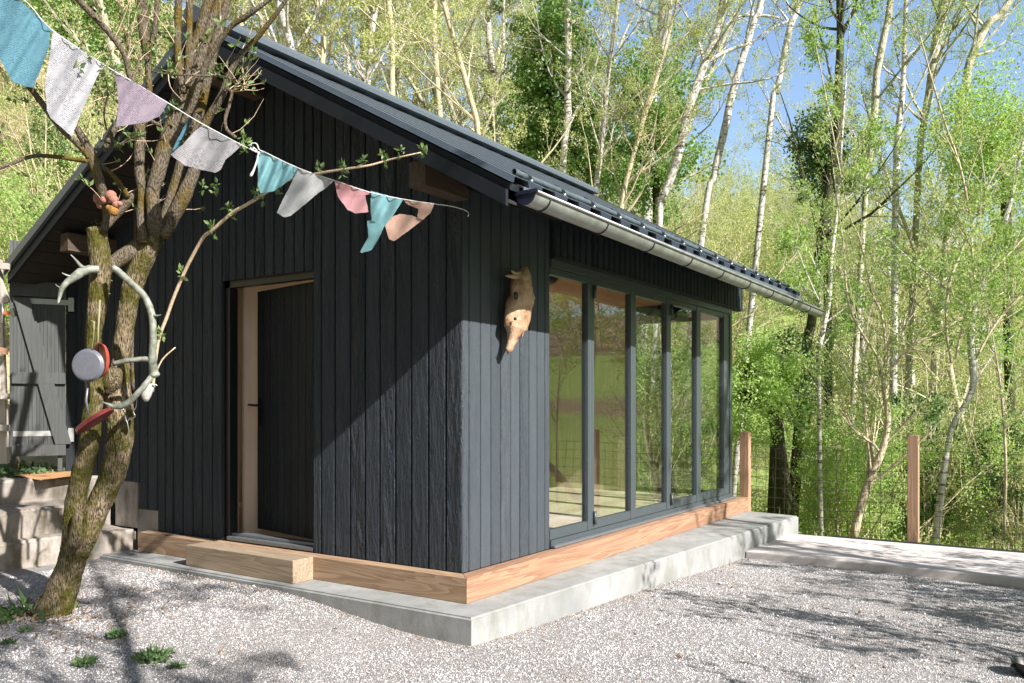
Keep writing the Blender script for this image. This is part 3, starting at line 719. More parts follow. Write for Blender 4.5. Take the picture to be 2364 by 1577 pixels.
for x, y, r_ in ((270, 545, .026), (258, 890, .010)):
    q = SK(x, y, -.178 if r_ > .01 else -.172); mb.ball(q, (r_, .012, r_ * 1.15), 2)
mb.build('socket_shade', M['blackm'], skull)  # black ellipsoids painting the shade inside the skull hollows
mb = MB(); mb.tube([SK(150, 1400, -.03), SK(120, 1320, -.10), SK(165, 1250, -.14)], .0015, 4); mb.build('wire', M['screw'], skull)

# ------------------------------------------------------------------ stairs at the left
def zz3(p, z): return onZ(p[0], p[1], z)
def prism_step(name, front, z, zlow, depth, label):
    L, Rr = onZ(*front[0], z), onZ(*front[1], z); d = (L - Rr); d.z = 0; u = d.normalized(); L2 = Rr + u * 3.4
    nrm = Vector((-u.y, u.x, 0)); nrm = nrm if nrm.y > 0 else -nrm
    poly = [Rr, L2, L2 + nrm * depth, Rr + nrm * depth]
    poly = [Vector((min(q.x, .02) if i in (0, 3) else q.x, q.y, zlow)) for i, q in enumerate(poly)]
    # subdivide the block for slightly worn edges
    bm = bmesh.new(); vv = [bm.verts.new(q) for q in poly]; fc = bm.faces.new(vv)
    ex = bmesh.ops.extrude_face_region(bm, geom=[fc]); bmesh.ops.translate(bm, vec=(0, 0, z - zlow), verts=[q for q in ex['geom'] if isinstance(q, bmesh.types.BMVert)])
    bmesh.ops.bevel(bm, geom=bm.edges[:], offset=.022, segments=3, affect='EDGES')
    for it in range(3): bmesh.ops.subdivide_edges(bm, edges=[e for e in bm.edges if e.calc_length() > .25], cuts=2, use_grid_fill=True)
    for v_ in bm.verts:
        v_.co += Vector((math.sin(v_.co.z * 31 + v_.co.x * 9) * .006, math.sin(v_.co.x * 7.3 + v_.co.z * 23) * .009, math.sin(v_.co.x * 5.1 + v_.co.y * 8) * .006))
    bmesh.ops.recalc_face_normals(bm, faces=bm.faces)
    mb = MB(); mb.addbm(bm); return mb
stairs = empty('concrete_stairs', (-1.2, 4.2, -.2), 'old pale stained concrete stairs rising at the left end of the gable', 'stairs')
prism_step('s', ((32.7, 1251), (316.8, 1221)), .012, -.5, 1.6, '').build('step', M['step'], stairs)
prism_step('s', ((0, 1187), (300, 1146)), .245, -.3, 1.4, '').build('step', M['step'], stairs)
prism_step('s', ((0, 1110), (300, 1093)), .452, -.1, 1.2, '').build('step', M['step'], stairs)
# door mat on the landing
mpx = [(28, 1097), (110, 1106), (175, 1100), (175, 1090), (120, 1087)]
mb = MB(); pts = [onZ(x, y, .462) for x, y in [(30, 1099), (95, 1106), (178, 1101), (215, 1089), (105, 1089)]]
cen = sum(pts, Vector()) / 5; vs = []; NRing = 10; bd_ = []
for i in range(5):
    for t in np.linspace(0, 1, 12, endpoint=False): bd_.append(pts[i].lerp(pts[(i + 1) % 5], t))
for k in range(NRing + 1):
    s_ = k / NRing
    for q in bd_:
        w_ = cen.lerp(q, s_); vs.append((w_.x, w_.y, .472 + .012 * math.sin(w_.x * 9 + 1) * math.sin(w_.y * 7) * s_ - (.012 if k == NRing else 0)))
nb = len(bd_); mb.add(vs, [(k * nb + j, k * nb + (j + 1) % nb, (k + 1) * nb + (j + 1) % nb, (k + 1) * nb + j) for k in range(NRing) for j in range(nb)], True)
M['coir'] = m_simple('coir', (.50, .27, .12), .95, 0, 160, .35, .8)
tag(mb.build('doormat', M['coir'], None, cen), 'brown coir doormat lying on the top stair before the grey gate', 'doormat')
# gate
d1, d2 = 8.0, 8.22
GA, GB = at(22, 933, d1), at(152, 933, d2); gu = (GB - GA); gu.z = 0; GW = gu.length; gu.normalize(); gn = Vector((gu.y, -gu.x, 0))
if gn.dot(CAM - GA) < 0: gn = -gn
gate = empty('wooden_gate', (GA.x, GA.y, .5), 'narrow grey board gate with Z brace and steel strap hinges above the stairs', 'gate')
def gzof(y): return CAM.z - (y - HY) / FPX * 8.1
def gpt(u, t, z): q = GA + gu * u + gn * t; return (q.x, q.y, z)
def gslab(mb, u0, u1, t0, t1, za, zb, zc_=None, zd=None):
    zc_ = za if zc_ is None else zc_; zd = zb if zd is None else zd
    vs = [gpt(u0, t0, za), gpt(u1, t0, zc_), gpt(u1, t0, zd), gpt(u0, t0, zb), gpt(u0, t1, za), gpt(u1, t1, zc_), gpt(u1, t1, zd), gpt(u0, t1, zb)]
    mb.add(vs, [(0, 1, 2, 3), (4, 7, 6, 5), (0, 4, 5, 1), (1, 5, 6, 2), (2, 6, 7, 3), (3, 7, 4, 0)])
mb = MB(); nb = 15
for i in range(nb):
    gslab(mb, GW * i / nb + .0012, GW * (i + 1) / nb - .0012, .0, .02, gzof(1030), gzof(560))
gslab(mb, .002, GW - .002, -.008, -.0005, gzof(1029), gzof(560))
fixn(mb.build('board_panel', M['gate'], gate))
ppm = 8.1 / FPX
for ya, yb in ((652, 686), (860, 886), (1027, 1052)):
    mb = MB(); gslab(mb, .02, GW + .0, .0205, .055, gzof(yb), gzof(ya)); fixn(mb.build('rail', M['gate'], gate))
mb = MB(); a_, b_ = (30, 690), (146, 1026); wd = 33 * ppm
gslab2 = [gpt((30 - 22) * ppm, .021, gzof(690)), gpt((30 - 22) * ppm + wd, .021, gzof(690)), gpt((147 - 22) * ppm, .021, gzof(1026)), gpt((147 - 22) * ppm - wd, .021, gzof(1026))]
mb.prism(gslab2, tuple(gn * .033)); fixn(mb.build('brace', M['gate'], gate))
for ya, yb in ((690, 702), (995, 1007)):
    mb = MB(); gslab(mb, .03, GW + .02, .0208, .027, gzof(yb), gzof(ya)); gslab(mb, GW + .02, GW + .07, .0, .03, gzof(yb + 14), gzof(ya - 6)); fixn(mb.build('strap_hinge', M['metal'], gate))
mb = MB(); gslab(mb, .015, .05, -.03, .015, .42, gzof(1030)); gslab(mb, GW - .07, GW - .03, -.03, .015, .42, gzof(1030)); fixn(mb.build('leg', M['gate'], gate))
mb = MB(); gslab(mb, GW + .0, GW + .13, -.12, -.01, .3, 2.6); fixn(mb.build('gate_post', M['fascia'], gate))
# steel rod with ball top
q = onZ(42, 1098, .452); mb = MB(); k = (q - CAM).dot(Vector((FX, FY, 0))) / FPX
mb.tube([(q.x, q.y, .45), (q.x, q.y, .45 + 66 * k)], .010, 8); mb.tube([(q.x, q.y, .45 + 28 * k), (q.x, q.y, .45 + 56 * k)], .015, 8); mb.ball((q.x, q.y, .45 + 70 * k), .015, 2)
rod = mb.build('steel_rod', M['screw'], None, (q.x, q.y, .45)); tag(rod, 'short upright steel rod with ball top standing on the top stair', 'rod')
# weathered board frame at the very left
lf = empty('board_frame', at(6, 1000, 7.2), 'weathered pale plank frame with clamp at the left edge beside the gate', 'plank frame')
def lbar(name, pts, wd, m_, d=7.2, parent=lf):
    mb = MB(); a, b_ = at(*pts[0], d), at(*pts[1], d); mb.bar(a, b_, wd, .04, up=(FX, FY, 0) if False else (-FX, -FY, 0.001)); o = mb.build(name, M[m_], parent); return fixn(o)
lbar('plank', ((-8, 600), (8, 1070)), .085, 'grey'); lbar('plank', ((-40, 560), (14, 700)), .07, 'grey', 7.16)
for ya in (612, 912, 985): lbar('crosspiece', ((-60, ya), (20, ya + 3)), .05, 'grey', 7.12)
lbar('crosspiece', ((-40, 800), (16, 812)), .05, 'beamx', 7.1)
M['orange'] = m_simple('orange plastic', (.55, .14, .05), .5)
mb = MB(); a = at(5, 722, 7.05); b_ = at(30, 722, 7.05); mb.bar(a, b_, .02, .03); cl = fixn(mb.build('clamp', M['orange'], lf)); mb = MB(); mb.bar(at(27, 713, 7.04), at(33, 731, 7.04), .02, .03); mb.tube([at(6, 700, 7.04), at(6, 745, 7.04)], .006, 6); mb.build('jaw', M['screw'], cl)

# ------------------------------------------------------------------ fence
fence = empty('wire_fence', (5.70, -1, -.4), 'wire mesh fence on reddish wooden posts along the far edge of the path', 'fence')
for yy in (-.07, -1.95, -3.85, -5.75, -7.65, 1.8, 3.7):
    mb = MB(); x0 = 5.63; z_ = -.20 if yy == -.07 else -.7; mb.box(x0, x0 + .1, yy - .055, yy + .055, z_ - (.5 if yy > 0 else 0), .79, .005); mb.build('post', M['post'], fence)
def wires(y0, y1, parent):
    mb = MB(); y = y0; rng_ = random.Random(int(y0 * 100)); x = 5.75
    def wv(y, z): return x + .02 * math.sin(y * 3 + z * 2) + .012 * math.sin(z * 7 + y)
    while y < y1:
        mb.tube([(wv(y, z), y + .006 * math.sin(z * 5 + y * 9), z) for z in np.linspace(-.62, .60, 7)], .0030, 3, cap=False, smooth=False); y += .118
    for z in np.arange(-.58, .62, .118):
        mb.tube([(wv(yy, z), yy, z + .012 * math.sin(yy * 2.3 + z)) for yy in np.linspace(y0, y1, 9)], .0030, 3, cap=False, smooth=False)
    mb.build('wire_mesh', M['wire'], parent)
M['wire'] = m_simple('rusty wire', (.09, .07, .055), .6, .4)
ys = [-7.65, -5.75, -3.85, -1.95, -.07, 1.8, 3.7]
for a, b_ in zip(ys, ys[1:]): wires(a, b_, fence)
# dark edging board beyond the path
mb = MB(); mb.box(5.36, 5.58, -3.0, -1.15, -.42, -.375, .004); tag(mb.build('edging_board', M['fascia'], None, (5.5, -2, -.4)), 'dark board lying at the foot of the fence behind the path', 'board')

# ------------------------------------------------------------------ vegetation generators
def unit(v): return v / (np.linalg.norm(v) + 1e-9)
def leaf_quads(rng, P, size, D=None, var=.4, asp=.55, bend=.2):
    """leaf shaped quads (kite) at points P"""
    N = len(P); d = rng.normal(0, 1, (N, 3)); d[:, 2] += .25
    if D is not None: d = d * .8 + D * .9
    d /= np.linalg.norm(d, axis=1)[:, None] + 1e-9
    s = np.cross(d, rng.normal(0, 1, (N, 3))); s /= np.linalg.norm(s, axis=1)[:, None] + 1e-9
    L = size * rng.uniform(1 - var, 1 + var, N)[:, None]
    a = P; b_ = P + d * L * .45 + s * L * asp * .5; c_ = P + d * L; e = P + d * L * .45 - s * L * asp * .5
    nn = np.cross(d, s); b_ = b_ + nn * L * bend * .3; e = e + nn * L * bend * .3
    return np.stack([a, b_, c_, e], 1)
class Plant:
    def __init__(s, seed): s.rng = np.random.default_rng(seed); s.wood = MB(); s.twig = MB(); s.lp = []; s.ld = []
    def path(s, p, d, L, n, curve, up):
        pts = [p]; d = unit(np.array(d, float))
        for i in range(n):
            d = unit(d + s.rng.normal(0, curve, 3) + np.array([0, 0, up])); pts.append(pts[-1] + d * L / n)
        return np.array(pts)
    def leaves(s, pts, n, spread):
        t = s.rng.uniform(.25, 1, n) * (len(pts) - 1); i = np.minimum(t.astype(int), len(pts) - 2); f = (t - i)[:, None]
        P = pts[i] * (1 - f) + pts[i + 1] * f + s.rng.normal(0, spread, (n, 3)); s.lp.append(P); s.ld.append(np.repeat(unit(pts[-1] - pts[0])[None], n, 0))
    def branch(s, p, d, L, r, lvl, cfg):
        n = cfg['seg'][lvl]; pts = s.path(p, d, L, n, cfg['curve'], cfg['up'][lvl])
        rad = np.linspace(r, r * cfg.get('taper', .3), n + 1)
        (s.wood if lvl == 0 else s.twig).tube(pts, rad, cfg['sides'][lvl], cap=False, smooth=lvl == 0)
        if lvl + 1 < len(cfg['n']):
            k = cfg['n'][lvl + 1]
            for j in range(k):
                t = s.rng.uniform(cfg['from'][lvl], .98) * n; i = min(int(t), n - 1); q = pts[i] + (pts[i + 1] - pts[i]) * (t - i)
                ax = unit(pts[i + 1] - pts[i]); o = unit(np.cross(ax, s.rng.normal(0, 1, 3))); a = s.rng.uniform(*cfg['ang'])
                dd_ = ax * math.cos(a) + o * math.sin(a)
                s.branch(q, dd_, L * cfg['len'][lvl + 1] * s.rng.uniform(.6, 1.15) * (1.15 - .6 * t / n), rad[i] * cfg['rr'], lvl + 1, cfg)
        if lvl >= cfg['leaflvl']: s.leaves(pts, cfg['leaves'], cfg.get('spread', .04))
        return pts
    def crown(s, size, **k):
        P = np.concatenate(s.lp); D = np.concatenate(s.ld); mb = MB(); mb.quads(leaf_quads(s.rng, P, size, D, **k)); return mb
def copy_thing(root, loc, rz=0, sc=1.0, label=None, group=None):
    r = root.copy(); COL.objects.link(r); r.location = loc; r.rotation_euler = (random.uniform(-.05, .05), random.uniform(-.05, .05), rz); r.scale = (sc, sc, sc * random.uniform(.9, 1.15))
    if label: r['label'] = label
    if group: r['group'] = group
    for ch in list(root.children):
        c = ch.copy(); COL.objects.link(c); c.parent = r; c.matrix_parent_inverse = ch.matrix_parent_inverse
    return r
def plant_obj(name, pl, label, cat, group, barkm, leafm, lsize, **k):
    root = empty(name, (0, 0, 0), label, cat, group)
    pl.wood.build('trunk', M[barkm], root)
    if pl.twig.v: pl.twig.build('branches', M[barkm], root)
    if pl.lp: pl.crown(lsize, **k).build('crown', M[leafm], root)
    return root
TREE = dict(seg=(9, 6, 4, 3), curve=.10, up=(.02, .10, .06, .03), sides=(8, 4, 3, 3), n=(1, 30, 7, 4), len=(1, .24, .42, .5), rr=.42, ang=(.5, 1.1), **{'from': (.22, .25, .2, .2)}, leaflvl=2, leaves=9, spread=.035, taper=.2)
def make_tree(seed, H, r, barkm, leafm, lsize, label, group, **over):
    cfg = dict(TREE); cfg.update(over); pl = Plant(seed); pl.branch(np.zeros(3), (0, 0, 1), H, r, 0, cfg)
    return plant_obj('tree', pl, label, 'tree', group, barkm, leafm, lsize)
GB_ = 'trees of the thicket behind the shed and fence'
protos = []
LT = {0: 'slender pale trunked tree with sparse yellow green leaves in the thicket behind the shed',
      1: 'olive barked tree with light green leaves in the thicket behind the shed',
      2: 'bushy fresh green young tree in the thicket behind the shed and fence'}
protos.append((make_tree(11, 13, .10, 'bark_pale', 'leafy', .036, LT[0], GB_, leaves=17), 0))
protos.append((make_tree(12, 11, .09, 'bark_brown', 'leafy', .036, LT[1], GB_, curve=.13, leaves=17), 1))
protos.append((make_tree(13, 14, .11, 'bark_mossy', 'leaf', .038, LT[1], GB_, leaves=16), 1))
protos.append((make_tree(14, 8, .06, 'bark_brown', 'leafg', .042, LT[2], GB_, curve=.14, n=(1, 34, 8, 4), leaves=13), 2))
# multi stem shrub
def make_shrub(seed, H, stems, leafm, lsize, label, group, barkm='bark_brown', leaves=8, k=9):
    cfg = dict(seg=(6, 4, 3), curve=.13, up=(.06, .06, .03), sides=(5, 3, 3), n=(1, k, 5), len=(1, .4, .5), rr=.5, ang=(.35, .9), **{'from': (.15, .2, .2)}, leaflvl=1, leaves=leaves, spread=.05, taper=.25)
    pl = Plant(seed)
    for i in range(stems):
        a = pl.rng.uniform(0, 6.28); t = pl.rng.uniform(.1, .6); p = np.array([math.cos(a), math.sin(a), 0]) * pl.rng.uniform(0, .35)
        pl.branch(p, (math.cos(a) * t, math.sin(a) * t, 1), H * pl.rng.uniform(.6, 1.1), .018 * H / 3, 0, cfg)
    return plant_obj('shrub', pl, label, 'shrub', group, barkm, leafm, lsize)
GS = 'shrubs of the undergrowth'
LS = {0: 'thin stemmed yellow green shrub of the undergrowth on the slope', 1: 'leafy bright green shrub of the undergrowth on the slope', 2: 'dark green evergreen bush of the undergrowth on the slope'}
sh = [(make_shrub(21, 3.6, 9, 'leafy', .036, LS[0], GS, leaves=14), 0), (make_shrub(22, 2.6, 10, 'leafg', .042, LS[1], GS, leaves=20), 1), (make_shrub(23, 4.2, 8, 'leaf', .038, LS[0], GS, leaves=14), 0), (make_shrub(24, 2.2, 12, 'dark', .06, LS[2], GS, leaves=26), 2)]
random.seed(17)
def cam_xy(f, r): return CAM.x + f * FX + r * RX, CAM.y + f * FY + r * RY
used = set()
def place(proto, f, r, sc, label=None, group=None, rz=None):
    x, y = cam_xy(f, r); z = tz(x, y) - .1; rz = random.uniform(0, 6.28) if rz is None else rz
    if proto.name not in used:
        used.add(proto.name); proto.location = (x, y, z); proto.scale = (sc, sc, sc); proto.rotation_euler = (0, 0, rz)
        if label: proto['label'] = label
        if group: proto['group'] = group
        return proto
    return copy_thing(proto, (x, y, z), rz, sc, label, group)
def clear(x, y): return not (-3 < x < 6.4 and -14 < y < 5.6) and not (x < 0 and y < 5.8)
# trees behind
cnt = 0
def scatter(n, frange, arange, choose, scr, minx=None):
    k = 0; tries = 0
    while k < n and tries < n * 30:
        tries += 1
        f = random.uniform(*frange); a = random.uniform(*arange); r = f * math.tan(R(a)); x, y = cam_xy(f, r)
        if not clear(x, y): continue
        if f < 13 and x < 7.2 and y < 5.8: continue
        if 12.5 < a < 20.5 and scr[1] > .95 and f < 79 and not (f > 40 and random.random() < .35): continue
        place(choose(), f, r, random.uniform(*scr)); k += 1
T = [p for p, _ in protos]; S = [p for p, _ in sh]
scatter(34, (14, 24), (-33, 6), lambda: random.choice(T[:3]), (.65, 1.0))
scatter(30, (24, 45), (-34, 10), lambda: random.choice(T[:3]), (.9, 1.3))
scatter(7, (16, 24), (19, 33), lambda: random.choice(T[:3]), (.7, 1.05))
scatter(26, (45, 80), (3, 36), lambda: random.choice([T[0], T[1], T[3], T[3]]), (.65, 1.0))
scatter(40, (80, 115), (8, 36), lambda: random.choice(T), (.6, 1.05))
scatter(26, (12.5, 20), (7, 33), lambda: random.choice([S[1], S[0], S[2]]), (.6, 1.05))
scatter(55, (10.5, 24), (-33, 8), lambda: random.choice([S[0], S[1], S[2], S[0]]), (.5, 1.0))
scatter(8, (13, 24), (-33, 30), lambda: S[3], (.8, 1.5))

sh2 = make_shrub(25, 6.5, 9, 'leafy', .075, 'tall yellow green thicket shrub on the slope beyond the meadow', 'shrubs beyond the meadow', leaves=14, k=14)
random.seed(31); used.discard(sh2.name)
def scatter2(n, frange, arange, scr):
    for _ in range(n):
        f = random.uniform(*frange); a = random.uniform(*arange); place(sh2, f, f * math.tan(R(a)), random.uniform(*scr))
scatter2(18, (24, 36), (6, 13), (.7, 1.05)); scatter2(30, (60, 85), (12, 22), (1.0, 1.6)); scatter2(12, (34, 60), (6, 13), (.9, 1.4)); scatter2(22, (26, 50), (20, 34), (.7, 1.2))

# traced trunks: (px, py, width px) polylines at a measured depth
E = lambda x, y, w: (1050 + x / 3.015, y / 3.015, w / 3.015)
Fz = lambda x, y, w: (1650 + x / 3.015, y / 3.015, w / 3.015)
G = lambda x, y, w: (1650 + x / 3.293, 480 + y / 3.293, w / 3.293)
H_ = lambda x, y, w: (1650 + x / 2.157, 850 + y / 2.157, w / 2.157)
def dens(pts, k=4):
    """Catmull-Rom through (x,y,z,r) rows"""
    P = np.array(pts, float); P = np.vstack([2 * P[0] - P[1], P, 2 * P[-1] - P[-2]]); out = []
    for i in range(1, len(P) - 2):
        for t in np.arange(k) / k:
            out.append(.5 * ((2 * P[i]) + (-P[i - 1] + P[i + 1]) * t + (2 * P[i - 1] - 5 * P[i] + 4 * P[i + 1] - P[i + 2]) * t * t + (-P[i - 1] + 3 * P[i] - 3 * P[i + 1] + P[i + 2]) * t ** 3))
    out.append(P[-2]); return np.array(out)
def traced(lines, d):
    rows = []
    for q in lines:
        dd_ = d if len(q) < 4 else q[3]
        p = at(q[0], q[1], dd_); rows.append((p.x, p.y, p.z, q[2] / 2 / FPX * dd_))
    return rows
def hero(name, label, lines, d, barkm, leafm, seed, limbs=26, ext=6, lsize=.036, limlen=2.4, leaves=14, extra=(), frm=.25, group=None, up=.10, wob=.06):
    rows = traced(lines, d)            # listed top first
    rows = rows[::-1] if rows[0][2] > rows[-1][2] else rows
    base = np.array(rows[0]); second = np.array(rows[1])
    gz0 = tz(base[0], base[1]) - .15
    if base[2] > gz0 + .05:
        k = max(0, base[2] - gz0); dr = (base - second); dr = dr[:3] / (abs(dr[2]) + 1e-6)
        nb = [base[0] + dr[0] * k * .5, base[1] + dr[1] * k * .5, gz0, base[3] * 1.25]; rows = [nb] + rows
    top = np.array(rows[-1]); pre = np.array(rows[-2]); dr = (top - pre)[:3]; dr = dr / (np.linalg.norm(dr) + 1e-9); dr[:2] *= .6; 
    if ext: 
        for i in (1, 2): rows.append([*(top[:3] + dr * ext * i / 2), top[3] * (1 - .42 * i)])
    pts = dens(rows, 4); pl = Plant(seed); loc = Vector((pts[0][0], pts[0][1], pts[0][2]))
    pl.wood.tube(pts[:, :3], pts[:, 3], 10, cap=True, wob=wob, rng=pl.rng)
    for ln in extra:
        q = dens(traced(ln, d), 3); pl.wood.tube(q[:, :3], q[:, 3], 7)
        cfg = dict(TREE); cfg.update(n=(1, 1, 5, 3), leaves=leaves)
        for j in range(5):
            i = pl.rng.integers(1, len(q) - 1); pl.branch(q[i, :3], unit(q[i + 1 if i + 1 < len(q) else i, :3] - q[i, :3] + pl.rng.normal(0, .5, 3)), limlen * .5, q[i, 3] * .4, 2, dict(cfg, seg=(9, 6, 4, 3)))
    cfg = dict(TREE); cfg.update(n=(1, limbs, 7, 4), leaves=leaves, up=(.02, up, .06, .03))
    n_ = len(pts) - 1
    for j in range(limbs):
        t = pl.rng.uniform(frm, .99) * n_; i = min(int(t), n_ - 1); q = pts[i, :3] + (pts[i + 1, :3] - pts[i, :3]) * (t - i)
        ax = unit(pts[i + 1, :3] - pts[i, :3]); o = unit(np.cross(ax, pl.rng.normal(0, 1, 3))); a = pl.rng.uniform(.6, 1.2)
        pl.branch(q, ax * math.cos(a) + o * math.sin(a), limlen * pl.rng.uniform(.5, 1.2), min(pts[i, 3] * .4, .03), 1, cfg)
    root = empty(name, loc, label, 'tree', group)
    pl.wood.build('trunk', M[barkm], root); pl.twig.build('branches', M[barkm], root); pl.crown(lsize).build('crown', M[leafm], root)
    return root
hero('tree', 'pale slender tree trunk rising behind the middle of the roof, left of the ivy', [E(230, 0, 40), E(240, 300, 42), E(285, 600, 44), E(310, 780, 40), E(300, 1000, 36)], 17, 'bark_pale', 'leafy', 31, 22)
hero('tree', 'straight pale birch like trunk standing just right of the ivy column', [E(785, 0, 48), E(790, 350, 46), E(785, 600, 46), E(785, 850, 54), E(750, 1200, 44)], 16, 'bark_pale', 'leafy', 32, 14)
hero('tree', 'thick pinkish twisted pale trunk rising out of an ivy clump', [E(1470, 0, 95), E(1440, 300, 88), E(1390, 550, 80), E(1370, 780, 70)], 21, 'bark_pale', 'leafy', 33, 16)
hero('tree', 'leaning grey trunk with a dark bough to its right, behind the roof', [E(1870, 0, 56), E(1830, 200, 58), E(1720, 500, 58), E(1620, 780, 58), E(1560, 1050, 66), E(1500, 1250, 58), E(1440, 1400, 48), E(1425, 1568, 44)], 15, 'bark_pale', 'leafy', 34, 9, frm=.5, extra=([E(1740, 440, 30), E(1850, 380, 28), E(1960, 330, 22), E(2080, 300, 14)],))
hero('tree', 'white leaning birch trunk crossing the blue sky gap', [Fz(325, 0, 42), Fz(275, 150, 44), Fz(180, 450, 48), Fz(110, 700, 52), Fz(70, 900, 54), Fz(10, 1150, 50), E(1800, 1250, 46), E(1730, 1560, 44)], 15.5, 'bark_pale', 'leafy', 35, 6, frm=.5, extra=([Fz(270, 105, 22), Fz(400, 115, 18), Fz(480, 140, 14)], [Fz(270, 105, 20), Fz(150, 120, 16), Fz(50, 200, 10)]))
hero('tree', 'grey trunk standing in the middle of the blue sky gap', [Fz(590, 0, 40), Fz(530, 170, 48), Fz(480, 400, 44), Fz(430, 650, 42), Fz(380, 900, 40)], 18, 'bark_pale', 'leafy', 36, 7, frm=.5, extra=([Fz(530, 140, 11), Fz(400, 200, 16), Fz(330, 280, 10)],))
hero('tree', 'dark mossy upright trunk right of the blue sky gap', [Fz(870, 0, 48), Fz(875, 300, 52), Fz(860, 600, 58), Fz(855, 900, 66), G(830, 100, 70), G(790, 400, 75), G(740, 850, 72), G(690, 1150, 80)], 14, 'bark_dark', 'leaf', 37, 12, extra=([Fz(870, 150, 26), Fz(820, 80, 20), Fz(800, 0, 18)],))
hero('tree', 'green grey trunk, first right of the dark mossy one', [Fz(1225, 0, 44), Fz(1180, 250, 48), Fz(1130, 500, 50), Fz(1110, 800, 48), Fz(1080, 1100, 44), Fz(1040, 1450, 38)], 16, 'bark_mossy', 'leaf', 38, 11)
hero('tree', 'pale trunk with forked foot in the middle of the right hand stand', [Fz(1330, 0, 30), Fz(1320, 300, 32), Fz(1310, 600, 36), Fz(1270, 1000, 48), Fz(1260, 1400, 44)], 17, 'bark_pale', 'leafg', 39, 11)
hero('tree', 'stout two toned trunk high in the right hand stand', [Fz(1600, 0, 70), Fz(1540, 300, 62), Fz(1500, 600, 52), Fz(1450, 900, 48), Fz(1420, 1200, 42)], 17.5, 'bark_mossy', 'leaf', 40, 20)
hero('tree', 'mossy trunk leaning right near the upper right corner', [Fz(2040, 30, 50), Fz(1900, 170, 54), Fz(1780, 420, 56), Fz(1740, 640, 52), Fz(1690, 900, 46)], 17, 'bark_mossy', 'leafg', 41, 13)
hero('tree', 'slim white trunk just beyond the end of the gutter', [G(930, 0, 24), G(890, 350, 28), G(870, 700, 34), G(830, 900, 36), G(785, 1130, 38), G(790, 1300, 32)], 12.5, 'bark_pale', 'leafg', 42, 16, lsize=.05, limlen=1.8, ext=3)
hero('tree', 'leaning grey white trunk at the right edge behind the second fence post', [G(2235, 0, 36), G(2060, 500, 46), G(1985, 700, 52), G(1945, 1000, 50), G(1960, 1380, 46), H_(1180, 300, 26), H_(1130, 600, 34), H_(1100, 860, 36)], 11.5, 'bark_pale', 'leafg', 43, 16, lsize=.05, limlen=1.8, ext=3)
hero('tree', 'thin straight stem left of the pale trunk behind the roof', [E(340, 0, 20), E(335, 400, 22), E(322, 720, 20)], 16.5, 'bark_pale', 'leafy', 44, 10)
for i, (xs_, d_) in enumerate(((640, 19), (740, 15), (850, 18), (905, 15.5), (560, 17), (960, 21), (690, 22), (1010, 16))):
    lab = ['thin pale stem behind the roof ridge, leftmost of the ridge stems', 'thin pale stem behind the roof ridge, second from the tree with flags', 'thin brown stem behind the middle of the ridge', 'forked thin stem behind the middle of the ridge', 'thin stem close behind the ridge end', 'far grey stem behind the lower ridge', 'far pale stem between two ridge stems', 'slim stem nearest the ivy behind the ridge'][i]
    a = random.Random(i); hero('tree', lab, [(xs_ + a.uniform(-25, 25), -40, 11), (xs_ + a.uniform(-10, 10), 80, 12), (xs_, 200, 13), (xs_ + 8, 330, 14)], d_, 'bark_brown' if i % 2 else 'bark_pale', 'leafy', 60 + i, 16, lsize=.055, group=None, ext=4)
# slender multi stem trees close behind the fence
def multi(label, lines, d, seed, leafm='leaf', barkm='bark_brown', limbs=10, lsize=.036):
    pl = Plant(seed); first = None
    for ln in lines:
        q = dens(traced(ln, d), 4)
        pl.wood.tube(q[:, :3], q[:, 3], 7, wob=.05, rng=pl.rng)
        if first is None: first = q[0] if q[0][2] < q[-1][2] else q[-1]
        cfg = dict(TREE); cfg.update(seg=(6, 5, 4, 3), n=(1, 1, 5, 3), leaves=7, len=(1, .5, .5, .5))
        n_ = len(q) - 1
        for j in range(limbs):
            t = pl.rng.uniform(.25, .99) * n_; i = min(int(t), n_ - 1); ax = unit(q[i + 1, :3] - q[i, :3]); o = unit(np.cross(ax, pl.rng.normal(0, 1, 3))); a = pl.rng.uniform(.35, .9)
            pl.branch(q[i, :3], ax * math.cos(a) + o * math.sin(a), pl.rng.uniform(.5, 1.3), q[i, 3] * .45, 1, cfg)
    root = empty('tree', first[:3], label, 'tree'); pl.wood.build('trunk', M[barkm], root); pl.twig.build('branches', M[barkm], root); pl.crown(lsize).build('crown', M[leafm], root)
multi('slender many stemmed brown tree spreading right above the fence between the two posts', [
    [H_(690, 850, 46), H_(740, 640, 42), H_(830, 420, 36), H_(862, 270, 32), H_(845, 100, 28), G(1285, 1250, 24)],
    [G(1285, 1290, 22), G(1230, 1120, 19), G(1150, 1000, 19), G(1040, 800, 17), G(1000, 600, 15), G(980, 300, 13), G(940, 0, 10), G(900, -300, 6)],
    [G(1285, 1250, 22), G(1300, 1060, 19), G(1265, 800, 17), G(1200, 650, 15), G(1100, 230, 14), G(1010, 0, 11), Fz(760, 600, 9), Fz(700, 300, 6)],
    [G(1290, 1290, 20), G(1430, 1130, 17), G(1560, 1010, 17), G(1740, 930, 14), G(1960, 770, 12), G(2200, 640, 8)],
    [G(1300, 1060, 14), G(1400, 960, 12), G(1470, 860, 10), G(1540, 600, 7)], [H_(830, 430, 16), H_(790, 380, 14), H_(690, 300, 12), H_(640, 200, 8)], [H_(780, 540, 12), H_(745, 200, 10), H_(735, 60, 8)]], 10.2, 71)
